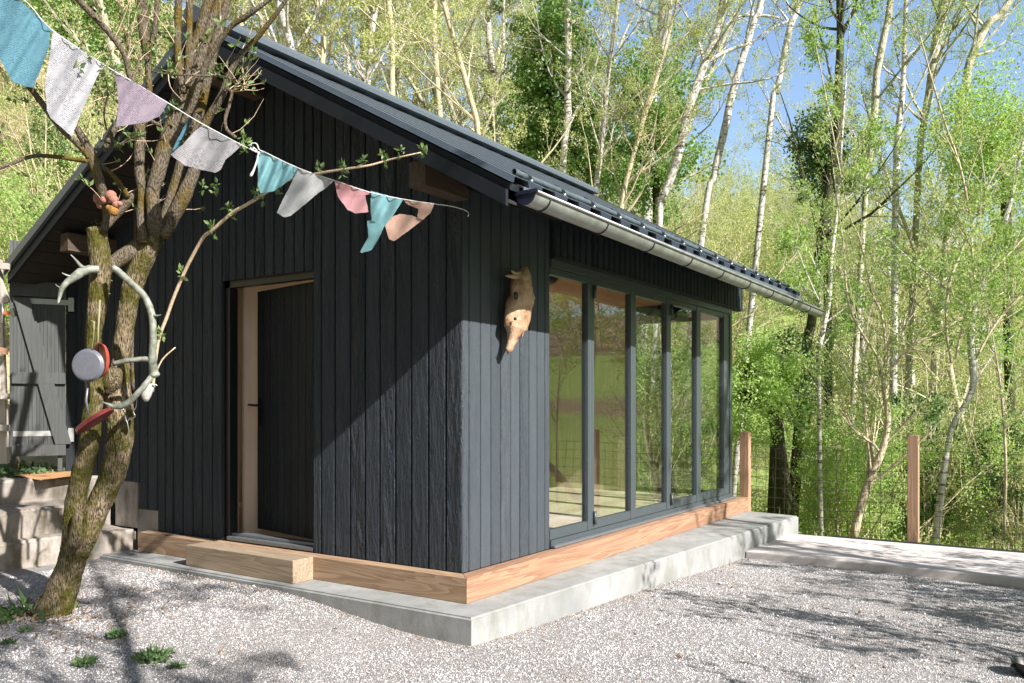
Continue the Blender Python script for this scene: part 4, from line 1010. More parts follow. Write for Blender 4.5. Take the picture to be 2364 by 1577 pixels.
multi('tall thin olive stem curving up in the right hand thicket', [[G(1800, 1180, 20), G(1760, 900, 20), G(1790, 550, 22), G(1950, 150, 20), G(1930, 0, 16), Fz(1740, 1300, 18), Fz(1690, 1100, 16), Fz(1610, 880, 15), Fz(1510, 550, 13), Fz(1430, 250, 9)],
    [G(1980, 640, 16), G(1960, 350, 16), G(1950, 150, 14)], [G(1830, 1150, 18), G(1900, 850, 18), G(1990, 620, 18), G(2150, 440, 16), G(2350, 230, 12)], [Fz(1830, 1480, 14), Fz(1950, 1200, 12), Fz(2100, 1080, 8)]], 9.6, 72)
multi('bent thin grey stems at the right edge of the picture', [[G(1990, 1140, 16), G(2110, 920, 18), G(2250, 740, 16), G(2400, 620, 12)], [G(2110, 920, 10), G(2070, 820, 8), G(2000, 760, 6)], [H_(1440, 850, 14), H_(1450, 500, 14), H_(1430, 150, 12), G(2150, 1200, 12), G(2110, 950, 9)]], 9.2, 73, 'leafg')
multi('fine brown bough reaching out beside the end of the gutter', [[G(-100, 1100, 10), G(130, 900, 12), G(300, 780, 12), G(470, 520, 13), G(650, 310, 10), G(720, 160, 6)], [G(100, 1000, 8), G(350, 900, 9), G(560, 760, 8), G(700, 700, 5)]], 12.8, 74, 'leafg')

# ivy clad columns and dark evergreens
def ivy(label, pxs, d, seed, n, rad, leafm='ivy', size=.11, name='ivy', cat='ivy'):
    rng = np.random.default_rng(seed); P = []
    q = [at(x, y, d) for x, y in pxs]
    cl = []
    for i in range(len(q) - 1):
        for t in np.linspace(0, 1, 14): cl.append(np.array(q[i].lerp(q[i + 1], t)))
    cl = np.array(cl)
    blobs = cl[rng.integers(0, len(cl), 70)] + rng.normal(0, rad * .65, (70, 3)); br = rng.uniform(.25, .6, 70) * rad
    k = rng.integers(0, 70, n); u = rng.normal(0, 1, (n, 3)); u /= np.linalg.norm(u, axis=1)[:, None]
    P = blobs[k] + u * br[k][:, None] * rng.uniform(.5, 1.15, n)[:, None]
    mb = MB(); mb.quads(leaf_quads(rng, P, size, None, asp=.8))
    root = empty(name, tuple(q[-1]), label, cat); mb.build('foliage', M[leafm], root)
    mb = MB(); low = cl[-1].copy(); low[2] = tz(low[0], low[1]); mb.tube(np.vstack([cl[::6], low[None]]), .09, 7); mb.build('stem', M['bark_dark'], root)
ivy('tall column of dark glossy ivy between two pale trunks behind the roof', [(1290, 10), (1265, 90), (1262, 200), (1275, 280), (1245, 345)], 17, 1, 20000, .72, size=.07)
ivy('broad ivy clump at the foot of the thick twisted trunk', [(1440, 190), (1480, 230), (1500, 290), (1470, 350), (1520, 420)], 18, 2, 17000, .85, size=.07)
ivy('low spread of ivy just above the roof ridge', [(1240, 330), (1320, 370), (1400, 380)], 17.5, 3, 10000, .7, 'ivy', .07)
ivy('dark evergreen bush at the foot of the dark mossy trunk', [(1900, 300), (1885, 360), (1915, 400)], 19, 4, 9000, .5, 'dark', .06, 'evergreen_bush', 'bush')
ivy('shadowy dark bush behind the window corner', [(1800, 850), (1850, 890), (1780, 900)], 13, 5, 6000, .40, 'dark', .045, 'evergreen_bush', 'bush')
ivy('bright green leafy bush right beside the window wall', [(1720, 840), (1760, 900), (1700, 930), (1830, 860)], 11, 6, 12000, .42, 'leafg', .034, 'leafy_bush', 'bush')
ivy('glowing green leafy bush at the right edge below the leaning trunk', [(2330, 260), (2250, 330), (2340, 350)], 16, 7, 20000, .95, 'leafg', .048, 'leafy_bush', 'bush')
ivy('dark green bush on the slope behind the blue flag', [(150, -10), (230, 20), (120, 60)], 15, 8, 14000, .9, 'ivy', .05, 'evergreen_bush', 'bush')

# undergrowth + dry grass, uncountable
rng = np.random.default_rng(9)
def cover(name, label, cat, N, frng, arng, size, m_, hmax, asp=.5, near=None, upright=0.):
    f = rng.uniform(0, 1, N) ** .7 * (frng[1] - frng[0]) + frng[0]; a = np.radians(rng.uniform(*arng, N)); r = f * np.tan(a)
    x = CAM.x + f * FX + r * RX; y = CAM.y + f * FY + r * RY
    ok = ~((x < 5.95) & (y < 4.9) & (y > -14)) & ~((x < .9) & (y < 5.2))
    x, y = x[ok], y[ok]
    cl = np.sin(x * 1.7 + y * .9) * np.sin(y * 1.3 - x * .6)
    keep = rng.random(len(x)) < .55 + .45 * cl; x, y = x[keep], y[keep]
    z = np.array([tz(p, q) for p, q in zip(x, y)]); h = rng.uniform(0, 1, len(x)) ** 1.6 * hmax * (.6 + .4 * np.sin(x * .8) * np.cos(y * .7))
    P = np.stack([x, y, z + h], 1); D = np.zeros_like(P); D[:, 2] = upright
    mb = MB(); mb.quads(leaf_quads(rng, P, size, D if upright else None, asp=asp)); tag(mb.build(name, M[m_]), label, cat, kind='stuff')
cover('undergrowth', 'green leafy undergrowth beyond the fence', 'undergrowth', 90000, (10.3, 22), (8, 34), .055, 'leafg', .75)
cover('bramble', 'light green and yellow brushwood behind the fence', 'undergrowth', 70000, (10.3, 24), (-34, 34), .05, 'leafy', 1.1)
cover('dry_grass', 'dry straw coloured grass on the slope', 'grass', 110000, (9.5, 30), (-36, 34), .16, 'dry', .28, .09, None, 1.6)
cover('green_grass', 'green grass on the slope', 'grass', 90000, (9.0, 30), (-36, 34), .14, 'leaf', .25, .1, None, 1.6)
# little weeds at the gate
N = 5000; x = rng.uniform(-1.4, .0, N); y = rng.uniform(4.75, 6.2, N); P = np.stack([x, y, .36 + rng.uniform(0, .14, N)], 1)
mb = MB(); mb.quads(leaf_quads(rng, P, .06, None, asp=.6)); tag(mb.build('ground_ivy', M['weed']), 'low dark green ground cover under the grey gate', 'ground cover', kind='stuff')

# trees beside and behind the photographer whose bare crowns throw the dappled shade
GC = 'trees around the court'
bare = make_tree(91, 9.5, .13, 'bark_brown', 'leafg', .06, 'nearly bare young tree with thin boughs beside the court', GC, n=(1, 26, 7, 5), leaves=8, curve=.16, **{'from': (.28, .2, .2, .2)})
random.seed(8)
bl = [(-5.6, -9.2), (-4.9, -11.5), (2.2, -12.6), (2.6, -8.6), (4.2, -10.8), (6.6, -9.0), (-7.2, -6.2), (3.4, -15.5), (-6.8, -15.0), (5.8, -14.2), (8.8, -12.0)]
low = make_shrub(94, 2.5, 8, 'leafg', .06, 'low leafy bush standing along the near side of the court', 'bushes along the court', leaves=10)
for i, (x, y, k) in enumerate([(3.4, -5.6, 1.0), (1.2, -5.9, 1.05), (-1.0, -5.9, .9), (-2.7, -5.6, .95), (-4.6, -5.9, 1.0), (2.3, -4.9, .7)]):
    if i == 0: low.location = (x, y, -.5)
    else: copy_thing(low, (x, y, -.5), random.uniform(0, 6.28), k)
OCC = [(-11, 3), (-12.5, -1), (-11.5, 7), (-9.5, 10.5), (-13, -5), (-10.5, 5), (-14, 2), (-8.0, 12.5), (-13.5, 5.5), (-12, 9)]  # spots of the added out-of-view trees that cut sky fill on the gable
bl2 = [(-4.7, -6.9, .85), (-4.0, -5.6, .55), (-4.3, -7.4, .7), (-6.0, -4.5, .6)]
for x, y, k in bl2: copy_thing(bare, (x, y, -.45), x * 7, k)
for i, (x, y) in enumerate(bl):
    if i == 0: bare.location = (x, y, -.45)
    else: copy_thing(bare, (x, y, -.45), random.uniform(0, 6.28), random.uniform(.75, 1.1))
occ = make_tree(93, 9, .14, 'bark_brown', 'ivy', .12, 'added unseen dense green tree behind the camera, blocking skylight from the gable', GC, n=(1, 34, 8, 4), leaves=16, **{'from': (.08, .2, .2, .2)})
for i, (x, y) in enumerate(OCC):
    if i == 0: occ.location = (x, y, -.45)
    else: copy_thing(occ, (x, y, -.45), random.uniform(0, 6.28), random.uniform(.85, 1.1))
rt = make_tree(92, 7.5, .10, 'bark_brown', 'leafy', .035, 'bare brown tree on the meadow that shows as a reflection in the glazing', None, n=(1, 20, 7, 4), leaves=2, curve=.17, **{'from': (.22, .2, .2, .2)})
rt.location = (10.4, -4.2, tz(10.4, -4.2)); rt.rotation_euler = (.06, -.12, 1.0)
random.seed(12)
wood = protos[1][0]
for i in range(34):
    a = R(random.uniform(44, 74)); rad = random.uniform(98, 150); f, r = rad * math.cos(a), rad * math.sin(a); x, y = cam_xy(f, r)
    copy_thing(wood, (x, y, tz(x, y)), random.uniform(0, 6.28), random.uniform(1.2, 1.9), 'bare brown tree of the wood on the far hill across the meadow', 'trees of the far wood')

# ------------------------------------------------------------------ the elder tree in front
ELD = {  # px, py, width px, depth
 'trunk_main': [(112, 1475, 100, 5.42), (118, 1437, 80, 5.42), (145, 1361, 66, 5.42), (164, 1304, 58, 5.42), (180, 1255, 54, 5.42)],
 'trunk_left': [(160, 1300, 46, 5.42), (167, 1247, 42, 5.4), (171, 1190, 42, 5.38), (183, 1113, 42, 5.36), (206, 1018, 40, 5.34), (213, 950, 38, 5.34), (219, 900, 38, 5.34), (216, 840, 34, 5.34), (215, 778, 33, 5.34), (222, 720, 38, 5.34), (228, 660, 42, 5.34), (232, 613, 44, 5.34), (227, 560, 42, 5.34), (222, 528, 40, 5.34)],
 'trunk_right': [(180, 1275, 50, 5.42), (198, 1240, 48, 5.42), (225, 1170, 50, 5.44), (259, 1094, 52, 5.46), (275, 1030, 55, 5.46), (278, 980, 58, 5.46), (276, 920, 54, 5.47), (276, 870, 42, 5.48), (281, 800, 38, 5.5), (298, 695, 40, 5.5), (318, 629, 46, 5.5), (340, 572, 52, 5.5), (356, 535, 48, 5.5)]}
def eb(pl, rows, mbx, sides=10, wob=.07, k=4):
    q = dens(traced(rows, 5.4), k); mbx.tube(q[:, :3], q[:, 3], sides, wob=wob, rng=pl.rng); return q
pe = Plant(101); TR = MB()
base_e = at(112, 1475, 5.42)
elder = empty('elder_tree', (base_e.x, base_e.y, gzz(base_e.x, base_e.y)), 'old mossy many stemmed elder tree leaning before the gable, hung with flags and pans', 'tree')
QS = []
for k_ in ELD:
    q = dens(traced(ELD[k_], 5.4), 12); TR.trunk(q[:, :3], q[:, 3], 36, pe.rng, .10); QS.append(dens(traced(ELD[k_], 5.4), 6))
# stump knob, sawn dead snag
eb(pe, [(245, 905, 30, 5.42), (258, 880, 46, 5.40), (264, 862, 40, 5.38), (266, 852, 26, 5.37)], TR, 12)
eb(pe, [(170, 1262, 26, 5.30), (175, 1225, 26, 5.29), (181, 1190, 22, 5.29), (186, 1183, 18, 5.29)], TR, 10)
LIMBS = [
 [(236, 628, 30, 5.36), (262, 608, 34, 5.40), (300, 582, 36, 5.44), (340, 556, 36, 5.5)],
 [(330, 560, 20), (325, 500, 20), (328, 450, 20), (322, 400, 22), (322, 350, 24), (322, 303, 26), (322, 288, 28)],
 [(322, 310, 14), (344, 250, 14), (344, 198, 14), (341, 140, 15), (338, 110, 22), (331, 64, 25), (330, 0, 26), (330, -40, 26)],
 [(345, 115, 12), (354, 89, 12), (360, 40, 11), (363, -20, 11)],
 [(352, 545, 40, 5.5), (357, 507, 34), (352, 446, 30), (366, 398, 33), (376, 351, 34), (402, 271, 34), (430, 159, 35), (456, 96, 30), (484, 0, 26), (492, -30, 26)],
 [(370, 380, 24), (395, 320, 24), (411, 287, 24), (446, 191, 25), (478, 80, 22), (507, 0, 22), (515, -30, 22)],
 [(365, 530, 26, 5.52), (379, 507, 24, 5.55), (396, 454, 24, 5.58), (412, 400, 24, 5.6), (432, 335, 24, 5.6), (459, 262, 25, 5.6), (476, 185, 23, 5.6), (500, 80, 26, 5.6), (520, 0, 26, 5.6), (528, -40, 26, 5.6)],
 [(372, 545, 40, 5.5), (393, 512, 33, 5.5), (420, 462, 34, 5.48), (446, 400, 28, 5.48), (460, 350, 22, 5.48), (472, 290, 20, 5.48), (508, 229, 18, 5.45), (523, 191, 17, 5.42), (548, 137, 13, 5.4), (600, 80, 12, 5.35), (656, 6, 9, 5.3), (670, -20, 8, 5.3)],
 [(418, 290, 14, 5.3), (446, 239, 14, 5.28), (478, 143, 14, 5.25), (526, 70, 12, 5.2), (552, 47, 13, 5.18), (560, 43, 14, 5.18), (600, 16, 10, 5.15), (640, -15, 9, 5.15)],
 [(425, 215, 15, 5.3), (413, 159, 16, 5.3), (410, 64, 16, 5.3), (414, -20, 17, 5.3)],
 [(432, 200, 15, 5.36), (434, 153, 15, 5.36), (437, 64, 15, 5.36), (437, -20, 16, 5.36)],
 [(370, 290, 9, 5.2), (344, 274, 9, 5.15), (319, 230, 9, 5.1), (300, 185, 10, 5.05), (287, 128, 12, 5.0), (255, 80, 14, 4.95), (223, 45, 15, 4.9), (182, 0, 15, 4.85), (165, -20, 15, 4.85)],
 [(300, 180, 6, 5.05), (296, 137, 5, 5.05), (293, 96, 5, 5.05), (277, 32, 4, 5.05), (274, -10, 4, 5.05)],
 [(300, 200, 7, 5.05), (318, 150, 6, 5.1), (322, 128, 5, 5.1)],
 [(240, 535, 15, 5.34), (246, 500, 16, 5.3), (238, 450, 20, 5.25), (223, 398, 25, 5.2), (207, 351, 23, 5.18), (190, 318, 18, 5.16), (177, 295, 16, 5.15)],
 [(205, 365, 14, 5.17), (191, 344, 14, 5.15), (140, 296, 14, 5.1), (105, 249, 14, 5.05), (73, 207, 14, 5.0), (32, 153, 13, 4.95), (-10, 108, 12, 4.9)],
 [(205, 372, 11, 5.17), (170, 368, 10, 5.15), (140, 363, 10, 5.1), (80, 360, 9, 5.1), (32, 376, 8, 5.05), (-10, 392, 7, 5.0)],
 [(210, 352, 10, 5.2), (232, 380, 11, 5.25), (258, 402, 11, 5.3), (280, 430, 12, 5.35), (295, 455, 14, 5.4)],
 [(240, 525, 22, 5.38), (262, 500, 22, 5.4), (289, 471, 24, 5.42), (316, 448, 22, 5.45), (345, 425, 20, 5.47), (360, 390, 18, 5.47)],
 [(248, 330, 18, 5.3), (262, 300, 16, 5.3), (270, 285, 12, 5.3), (240, 350, 14, 5.3)],
 [(215, 345, 5, 5.18), (250, 343, 5, 5.2), (275, 335, 5, 5.2), (300, 315, 4, 5.2), (306, 308, 3, 5.2)],
 [(525, 205, 9, 5.4), (535, 215, 8, 5.4), (530, 240, 8, 5.4), (520, 275, 8, 5.4), (524, 300, 8, 5.4), (545, 318, 9, 5.4)],
 [(535, 215, 4, 5.4), (548, 190, 3, 5.4), (556, 175, 3, 5.4)], [(535, 212, 3, 5.4), (560, 210, 3, 5.4), (566, 205, 2, 5.4)],
 [(355, 167, 4, 5.2), (400, 172, 4, 5.2), (450, 174, 4, 5.2), (510, 175, 4, 5.3)],
 [(240, 160, 5, 5.0), (250, 210, 5, 5.0), (240, 260, 4, 5.05), (246, 300, 4, 5.1)],
 [(168, 112, 5, 4.9), (200, 130, 4, 4.95), (240, 150, 4, 5.0), (270, 170, 4, 5.0)],
 [(118, 162, 4, 4.85), (160, 172, 4, 4.9), (205, 184, 5, 4.95), (235, 215, 4, 5.0), (243, 255, 3, 5.0)],
 [(315, 480, 7, 5.55), (314, 540, 7, 5.55), (311, 575, 7, 5.55)], [(306, 750, 7, 5.6), (305, 830, 7, 5.6), (308, 900, 7, 5.6)]]
for a_, l_ in ((0, .17), (1.3, .15), (2.4, .18), (3.6, .16), (4.7, .19), (5.6, .15)):
    bx, by = base_e.x + .02, base_e.y; q = dens([(bx + math.cos(a_) * .03, by + math.sin(a_) * .03, -.12, .05), (bx + math.cos(a_) * .08, by + math.sin(a_) * .08, -.24, .055), (bx + math.cos(a_) * l_, by + math.sin(a_) * l_, -.36, .03)], 8); TR.trunk(q[:, :3], q[:, 3], 20, pe.rng, .10)
for ln in LIMBS: QS.append(eb(pe, ln, pe.wood if len(ln) else TR, 9, .06, 4))
TR.build('trunk', M['bark_elder'], elder); pe.wood.build('branches', M['bark_grey'], elder)
# fine twigs
tw = MB(); lp = []; ld = []
for q in QS[5:-2]:
    if q[:, 3].mean() > .06: continue
    for j in range(5):
        i = pe.rng.integers(1, len(q) - 1); d_ = unit(q[i, :3] - q[i - 1, :3]); o = unit(np.cross(d_, pe.rng.normal(0, 1, 3)) + np.array([0, 0, .4]))
        pts = pe.path(q[i, :3], d_ * .5 + o, pe.rng.uniform(.12, .35), 5, .15, .04); tw.tube(pts, np.linspace(.0032, .0012, 6), 4, cap=False)
        for k in (2, 4, 5):
            if pe.rng.random() < .45: lp.append(pts[k] + pe.rng.normal(0, .006, (5, 3))); ld.append(np.repeat(unit(pts[5] - pts[4])[None], 5, 0))
SH = [(352, 905, 7, 5.55), (358, 838, 7.5, 5.55), (368, 778, 8, 5.52), (384, 735, 8, 5.5), (398, 695, 8, 5.48), (421, 639, 8, 5.45), (445, 590, 8, 5.4), (471, 546, 8, 5.35), (488, 534, 8, 5.3), (533, 494, 8, 5.25), (565, 475, 8, 5.2), (595, 457, 8, 5.2), (641, 427, 7, 5.15), (680, 411, 6.5, 5.1), (736, 400, 6, 5.05), (791, 391, 5.5, 5.0), (852, 382, 5, 5.0), (895, 370, 4.5, 5.0), (932, 361, 4, 4.95), (972, 352, 3, 4.95)]
YS_ = MB(); q = dens(traced(SH, 5.4), 4); YS_.tube(q[:, :3], q[:, 3], 8, wob=.03, rng=pe.rng)
q2 = dens(traced([(356, 870, 4, 5.5), (375, 830, 4, 5.5), (405, 802, 3, 5.5)], 5.4), 3); YS_.tube(q2[:, :3], q2[:, 3], 5)
YS_.build('shoot', M['bark_young'], elder)
def tuft(px_, py_, d_, n=9, s=.045, updir=(0, 0, 1)):
    p = np.array(at(px_, py_, d_)); u = np.array(updir, float); P = p + pe.rng.normal(0, .006, (n, 3)) + u * pe.rng.uniform(0, .02, (n, 1)); lp.append(P); ld.append(np.repeat(u[None], n, 0))
for x, y, d_ in ((371, 772, 5.5), (418, 632, 5.45), (485, 525, 5.3), (492, 540, 5.3), (531, 480, 5.25), (540, 498, 5.25), (592, 447, 5.2), (605, 462, 5.2), (641, 440, 5.15), (736, 392, 5.05), (789, 383, 5.0), (793, 396, 5), (839, 375, 5.0), (885, 362, 5.0), (890, 376, 5.0), (925, 352, 4.95), (975, 346, 4.95), (980, 356, 4.95), (566, 330, 5.3), (560, 345, 5.3), (467, 433, 5.5), (495, 430, 5.5), (500, 442, 5.5), (390, 165, 5.2), (485, 172, 5.3), (512, 170, 5.3), (405, 170, 5.2), (40, 120, 5), (170, 150, 4.9), (185, 165, 4.9), (150, 148, 4.9), (200, 185, 4.95), (250, 140, 5), (240, 130, 5.0), (270, 160, 5), (33, 125, 5.0), (275, 345, 5.2), (300, 320, 5.2), (560, 320, 5.4)):
    tuft(x, y, d_, 8)
    tuft(x + pe.rng.uniform(-5, 5), y + pe.rng.uniform(-5, 5), d_, 5, .05, (.3 * FX, .3 * FY, -.6))
tw.build('twigs', M['bark_young'], elder)
P = np.concatenate(lp); D = np.concatenate(ld); mb = MB(); mb.quads(leaf_quads(pe.rng, P, .036, D, asp=.5)); mb.build('leaves', M['elderleaf'], elder)
# moss tufts: dense tiny leaves hugging the bark
mp = []
for q, wgt in ((QS[1], 900), (QS[0], 500), (QS[2], 500), (QS[5], 1600), (QS[6], 200), (QS[9], 300), (QS[10], 200), (QS[23], 250)):
    lo = 0 if wgt != 900 else 10
    i = pe.rng.integers(lo, len(q), wgt); n_ = pe.rng.normal(0, 1, (wgt, 3)); n_ /= np.linalg.norm(n_, axis=1)[:, None]
    cl = (np.sin(q[i, 2] * 23 + n_[:, 0] * 3) > -.2); mp.append((q[i, :3] + n_ * q[i, 3][:, None] * 1.0)[cl])
P = np.concatenate(mp); mb = MB(); mb.quads(leaf_quads(pe.rng, P, .016, None, asp=.5)); mb.build('moss', M['moss'], elder)

# ------------------------------------------------------------------ antlers, pans, little skull, plush
m, n, b = mat('weathered antler'); M['antler'] = m
a_ = noise(n, coords(n), 18, 5, .6); c = ramp(n, a_.outputs[0], [(.3, (.07, .08, .055)), (.5, (.20, .21, .17)), (.7, (.31, .315, .285))]); n.links.new(c, b.inputs[0]); b.inputs['Roughness'].default_value = .55; bump(n, a_.outputs[0], b, .3, .01)
def ant(lines, d):
    mb = MB(); rg = np.random.default_rng(4)
    for ln in lines: q = dens(traced(ln, d), 5); mb.tube(q[:, :3], q[:, 3] * .88, 12, wob=.07, rng=rg)
    return mb
p = at(355, 865, 5.2)
o = ant([[(262, 618, 16, 5.22), (280, 632, 17, 5.2), (298, 650, 17.5, 5.17), (332, 682, 17, 5.15), (350, 725, 18, 5.15), (354, 778, 17.5, 5.15), (352, 828, 20, 5.17), (355, 858, 24, 5.2), (357, 868, 27, 5.2), (358, 872, 14, 5.2)],
         [(352, 832, 17, 5.17), (335, 829, 14, 5.17), (298, 832, 13, 5.15), (262, 840, 14, 5.15)],
         [(356, 862, 16, 5.2), (342, 880, 15, 5.18), (325, 900, 15, 5.16), (300, 926, 16, 5.15), (280, 937, 18, 5.14), (262, 938, 12, 5.13), (246, 932, 6, 5.12), (235, 927, 1.5, 5.12)],
         [(352, 729, 10, 5.15), (363, 729, 5, 5.13), (371, 727, 2, 5.12)]], 5.17).build('antler', M['antler'], None, p)
tag(o, 'large curved grey green antler hanging down the right stem of the elder', 'antler')
o = ant([[(228, 622, 18, 5.25), (208, 622, 22, 5.22), (190, 627, 24, 5.2), (172, 640, 22, 5.18), (155, 652, 17, 5.17), (143, 667, 13, 5.15), (138, 685, 9, 5.14), (134, 701, 4, 5.13)],
         [(196, 622, 12, 5.2), (185, 612, 9, 5.18), (172, 597, 5, 5.16), (163, 588, 2.5, 5.15)], [(168, 640, 8, 5.17), (155, 636, 5, 5.15), (143, 630, 2, 5.13)], [(142, 665, 6, 5.15), (133, 661, 3, 5.13), (128, 656, 1.5, 5.12)]], 5.2).build('antler', M['antler'], None, at(208, 622, 5.22))
tag(o, 'grey palmate antler pointing left from the left stem of the elder', 'antler')
def pan(label, c_px, rpx, d, nrm, handle, m_out, hm, twist=0):
    c_ = at(*c_px, d); r = rpx / FPX * d; nrm = Vector(nrm).normalized(); t = nrm.cross(Vector((0, 0, 1))).normalized(); u = t.cross(nrm)
    mb = MB(); prof = [(0, 0), (.8, 0), (.90, .01), (.955, .045), (1.0, .20), (1.045, .22), (1.045, .235), (.985, .21), (.93, .06), (.85, .03), (0, .03)]
    ns = 32; vs = []
    for pr_, ph in prof:
        for j in range(ns):
            a = 2 * math.pi * j / ns; q = c_ + t * (pr_ * r * math.cos(a)) + u * (pr_ * r * math.sin(a)) - nrm * (ph * r); vs.append(tuple(q))
    mb.add(vs, [(i * ns + j, i * ns + (j + 1) % ns, (i + 1) * ns + (j + 1) % ns, (i + 1) * ns + j) for i in range(len(prof) - 1) for j in range(ns)], True)
    root = empty('frying_pan', tuple(c_), label, 'pan'); fixn(mb.build('pan_body', m_out, root))
    mb = MB(); mb.tube([at(*h, d) + Vector((FX, FY, 0)) * .01 for h in handle[0]], handle[1], 6); mb.build('handle', M[hm], root); return root
M['pan_grey'] = m_simple('dull grey enamel', (.16, .165, .20), .35, .3, 40, .12)
M['pan_red'] = m_simple('faded red enamel', (.42, .07, .045), .5, 0, 25, .25)
M['pan_dark'] = m_simple('dark red enamel', (.20, .035, .035), .5, 0, 25, .3)
M['khaki'] = m_simple('khaki rod', (.24, .22, .13), .6)
vw = Vector((-FX, -FY, 0)); rt_ = Vector((RX, RY, 0))
pan('round grey frying pan hanging bottom outward on the left stem of the elder', (199, 843), 37, 5.05, vw + rt_ * -.05, ([(213, 805), (215, 742), (208, 741)], .006), M['pan_grey'], 'khaki')
pan('faded red frying pan hanging behind the grey one', (238, 833), 40, 5.15, -(vw * .74 + rt_ * -.66), ([(224, 812), (225, 760), (229, 692)], .006), M['pan_red'], 'khaki')
pan('dark red pan seen edge on below the antler tip', (213, 966), 46, 5.10, Vector((0, 0, 1)) * .81 - rt_ * .58 + vw * .10, ([(203, 958), (197, 925), (201, 888)], .007), M['pan_dark'], 'pan_grey')
# little skull and wires
p = at(343, 905, 5.2); mb = MB(); vs = []; prof = [(886, 338, 356), (892, 336, 358), (902, 330, 353), (912, 325, 350), (920, 328, 346), (927, 334, 342)]
for yy, a, b_ in prof:
    pa, pb = at(a, yy, 5.2), at(b_, yy, 5.2); c_ = (pa + pb) / 2; hw = (pb - pa).length / 2
    for t in np.linspace(0, 2 * math.pi, 12, endpoint=False): q = c_ + rt_ * hw * math.cos(t) + vw * hw * .8 * math.sin(t); vs.append(tuple(q))
mb.add(vs, [(i * 12 + j, i * 12 + (j + 1) % 12, (i + 1) * 12 + (j + 1) % 12, (i + 1) * 12 + j) for i in range(5) for j in range(12)] + [tuple(range(12)), tuple(60 + j for j in range(12))], True)
for ln in ([(352, 889, 5), (359, 888, 3), (363, 891, 1.5)], [(332, 902, 4), (325, 908, 3), (320, 904, 1.5)]): q = dens(traced(ln, 5.18), 3); mb.tube(q[:, :3], q[:, 3], 6)
M['pale_bone'] = m_simple('pale grey bone', (.46, .45, .41), .6, 0, 40, .25, .3)
tag(fixn(mb.build('small_skull', M['pale_bone'], None, p)), 'small pale animal skull stuck on a stub below the antler', 'skull')
mb = MB()
for ln in ([(316, 922, 2), (314, 940, 2), (308, 950, 3), (312, 962, 2), (298, 968, 3), (294, 975, 2)], [(283, 940, 2), (290, 965, 2), (296, 985, 3), (299, 1010, 2)]):
    q = dens(traced(ln, 5.25), 4); mb.tube(q[:, :3], q[:, 3], 5)
tag(mb.build('wire', M['screw'], None, at(300, 970, 5.25)), 'twisted grey wire hanging from the antler on the right stem', 'wire')
p = at(262, 468, 5.2); k = 5.2 / FPX
M['plush_a'] = m_simple('dusty pink plush', (.32, .14, .10), .95, 0, 120, .4, .6); M['plush_b'] = m_simple('ochre plush', (.30, .14, .03), .95, 0, 120, .4, .6)
root = empty('plush_toy', tuple(p), 'small pink and ochre soft toy wedged between the stems under the roof edge', 'toy')
mb = MB()
for x, y, r_ in ((256, 452, 13), (262, 461, 11), (240, 462, 9), (276, 471, 7), (268, 472, 9)): mb.ball(at(x, y, 5.2), (r_ * k,) * 3, 2)
mb.build('head', M['plush_a'], root); mb = MB(); mb.ball(at(262, 486, 5.21), (12 * k, 12 * k, 14 * k), 2); mb.ball(at(252, 480, 5.21), (8 * k,) * 3, 2); mb.build('body', M['plush_b'], root)
root = empty('plush_toy', tuple(at(226, 462, 5.36)), 'little pink soft toy half hidden behind the left branch', 'toy')
mb = MB(); mb.ball(at(226, 458, 5.36), (11 * k, 11 * k, 15 * k), 2); mb.ball(at(232, 474, 5.36), (9 * k,) * 3, 2); mb.build('body', M['plush_a'], root)

# ------------------------------------------------------------------ prayer flags
def m_flag(name, col, ink, amt=.7, s=1.0):
    m, n, b = mat(name); tc = nd(n, 'TexCoord'); mp = nd(n, 'Mapping'); n.links.new(tc.outputs['Object'], mp.inputs[0])
    sx = nd(n, 'SeparateXYZ'); n.links.new(mp.outputs[0], sx.inputs[0])
    ln = math_(n, 'FRACT', math_(n, 'MULTIPLY', sx.outputs[2], 105.0 * s))
    row = ramp(n, ln, [(.35, (0, 0, 0)), (.45, (1, 1, 1)), (.8, (1, 1, 1)), (.9, (0, 0, 0))])
    wd = noise(n, coords(n, (260, 260, 105 * s)), 1.0, 3, .7); wm = ramp(n, wd.outputs[0], [(.46, (0, 0, 0)), (.54, (1, 1, 1))])
    bl = noise(n, mp.outputs[0], 9, 3, .5); blk = ramp(n, bl.outputs[0], [(.40, (0, 0, 0)), (.48, (1, 1, 1))])
    pic = noise(n, coords(n, (90, 90, 90)), 1.0, 6, .8, 1.5); pm = ramp(n, pic.outputs[0], [(.48, (0, 0, 0)), (.54, (1, 1, 1))]); ps = ramp(n, bl.outputs[0], [(.62, (0, 0, 0)), (.66, (1, 1, 1))])
    f_ = mix(n, 1, mix(n, 1, row, wm, 'MULTIPLY'), blk, 'MULTIPLY'); f_ = mix(n, ps, f_, pm); f_ = mix(n, 1, f_, (amt,) * 3, 'MULTIPLY')
    fade = noise(n, mp.outputs[0], 5, 4, .6); cc = ramp(n, fade.outputs[0], [(.3, tuple(x * .82 for x in col)), (.7, tuple(min(1, x * 1.12) for x in col))])
    c = mix(n, f_, cc, ink); n.links.new(c, b.inputs[0]); b.inputs['Roughness'].default_value = .9; b.inputs['Specular IOR Level'].default_value = .1
    wv = noise(n, coords(n, (500, 500, 500)), 1, 2); bump(n, wv.outputs[0], b, .25, .002)
    tr = nd(n, 'BsdfTranslucent'); n.links.new(c, tr.inputs[0]); ms = nd(n, 'MixShader'); ms.inputs[0].default_value = .45
    n.links.new(b.outputs[0], ms.inputs[1]); n.links.new(tr.outputs[0], ms.inputs[2]); n.links.new(ms.outputs[0], n.nodes['Material Output'].inputs[0]); return m
A = lambda x, y: (x / 3.137, y / 3.137)
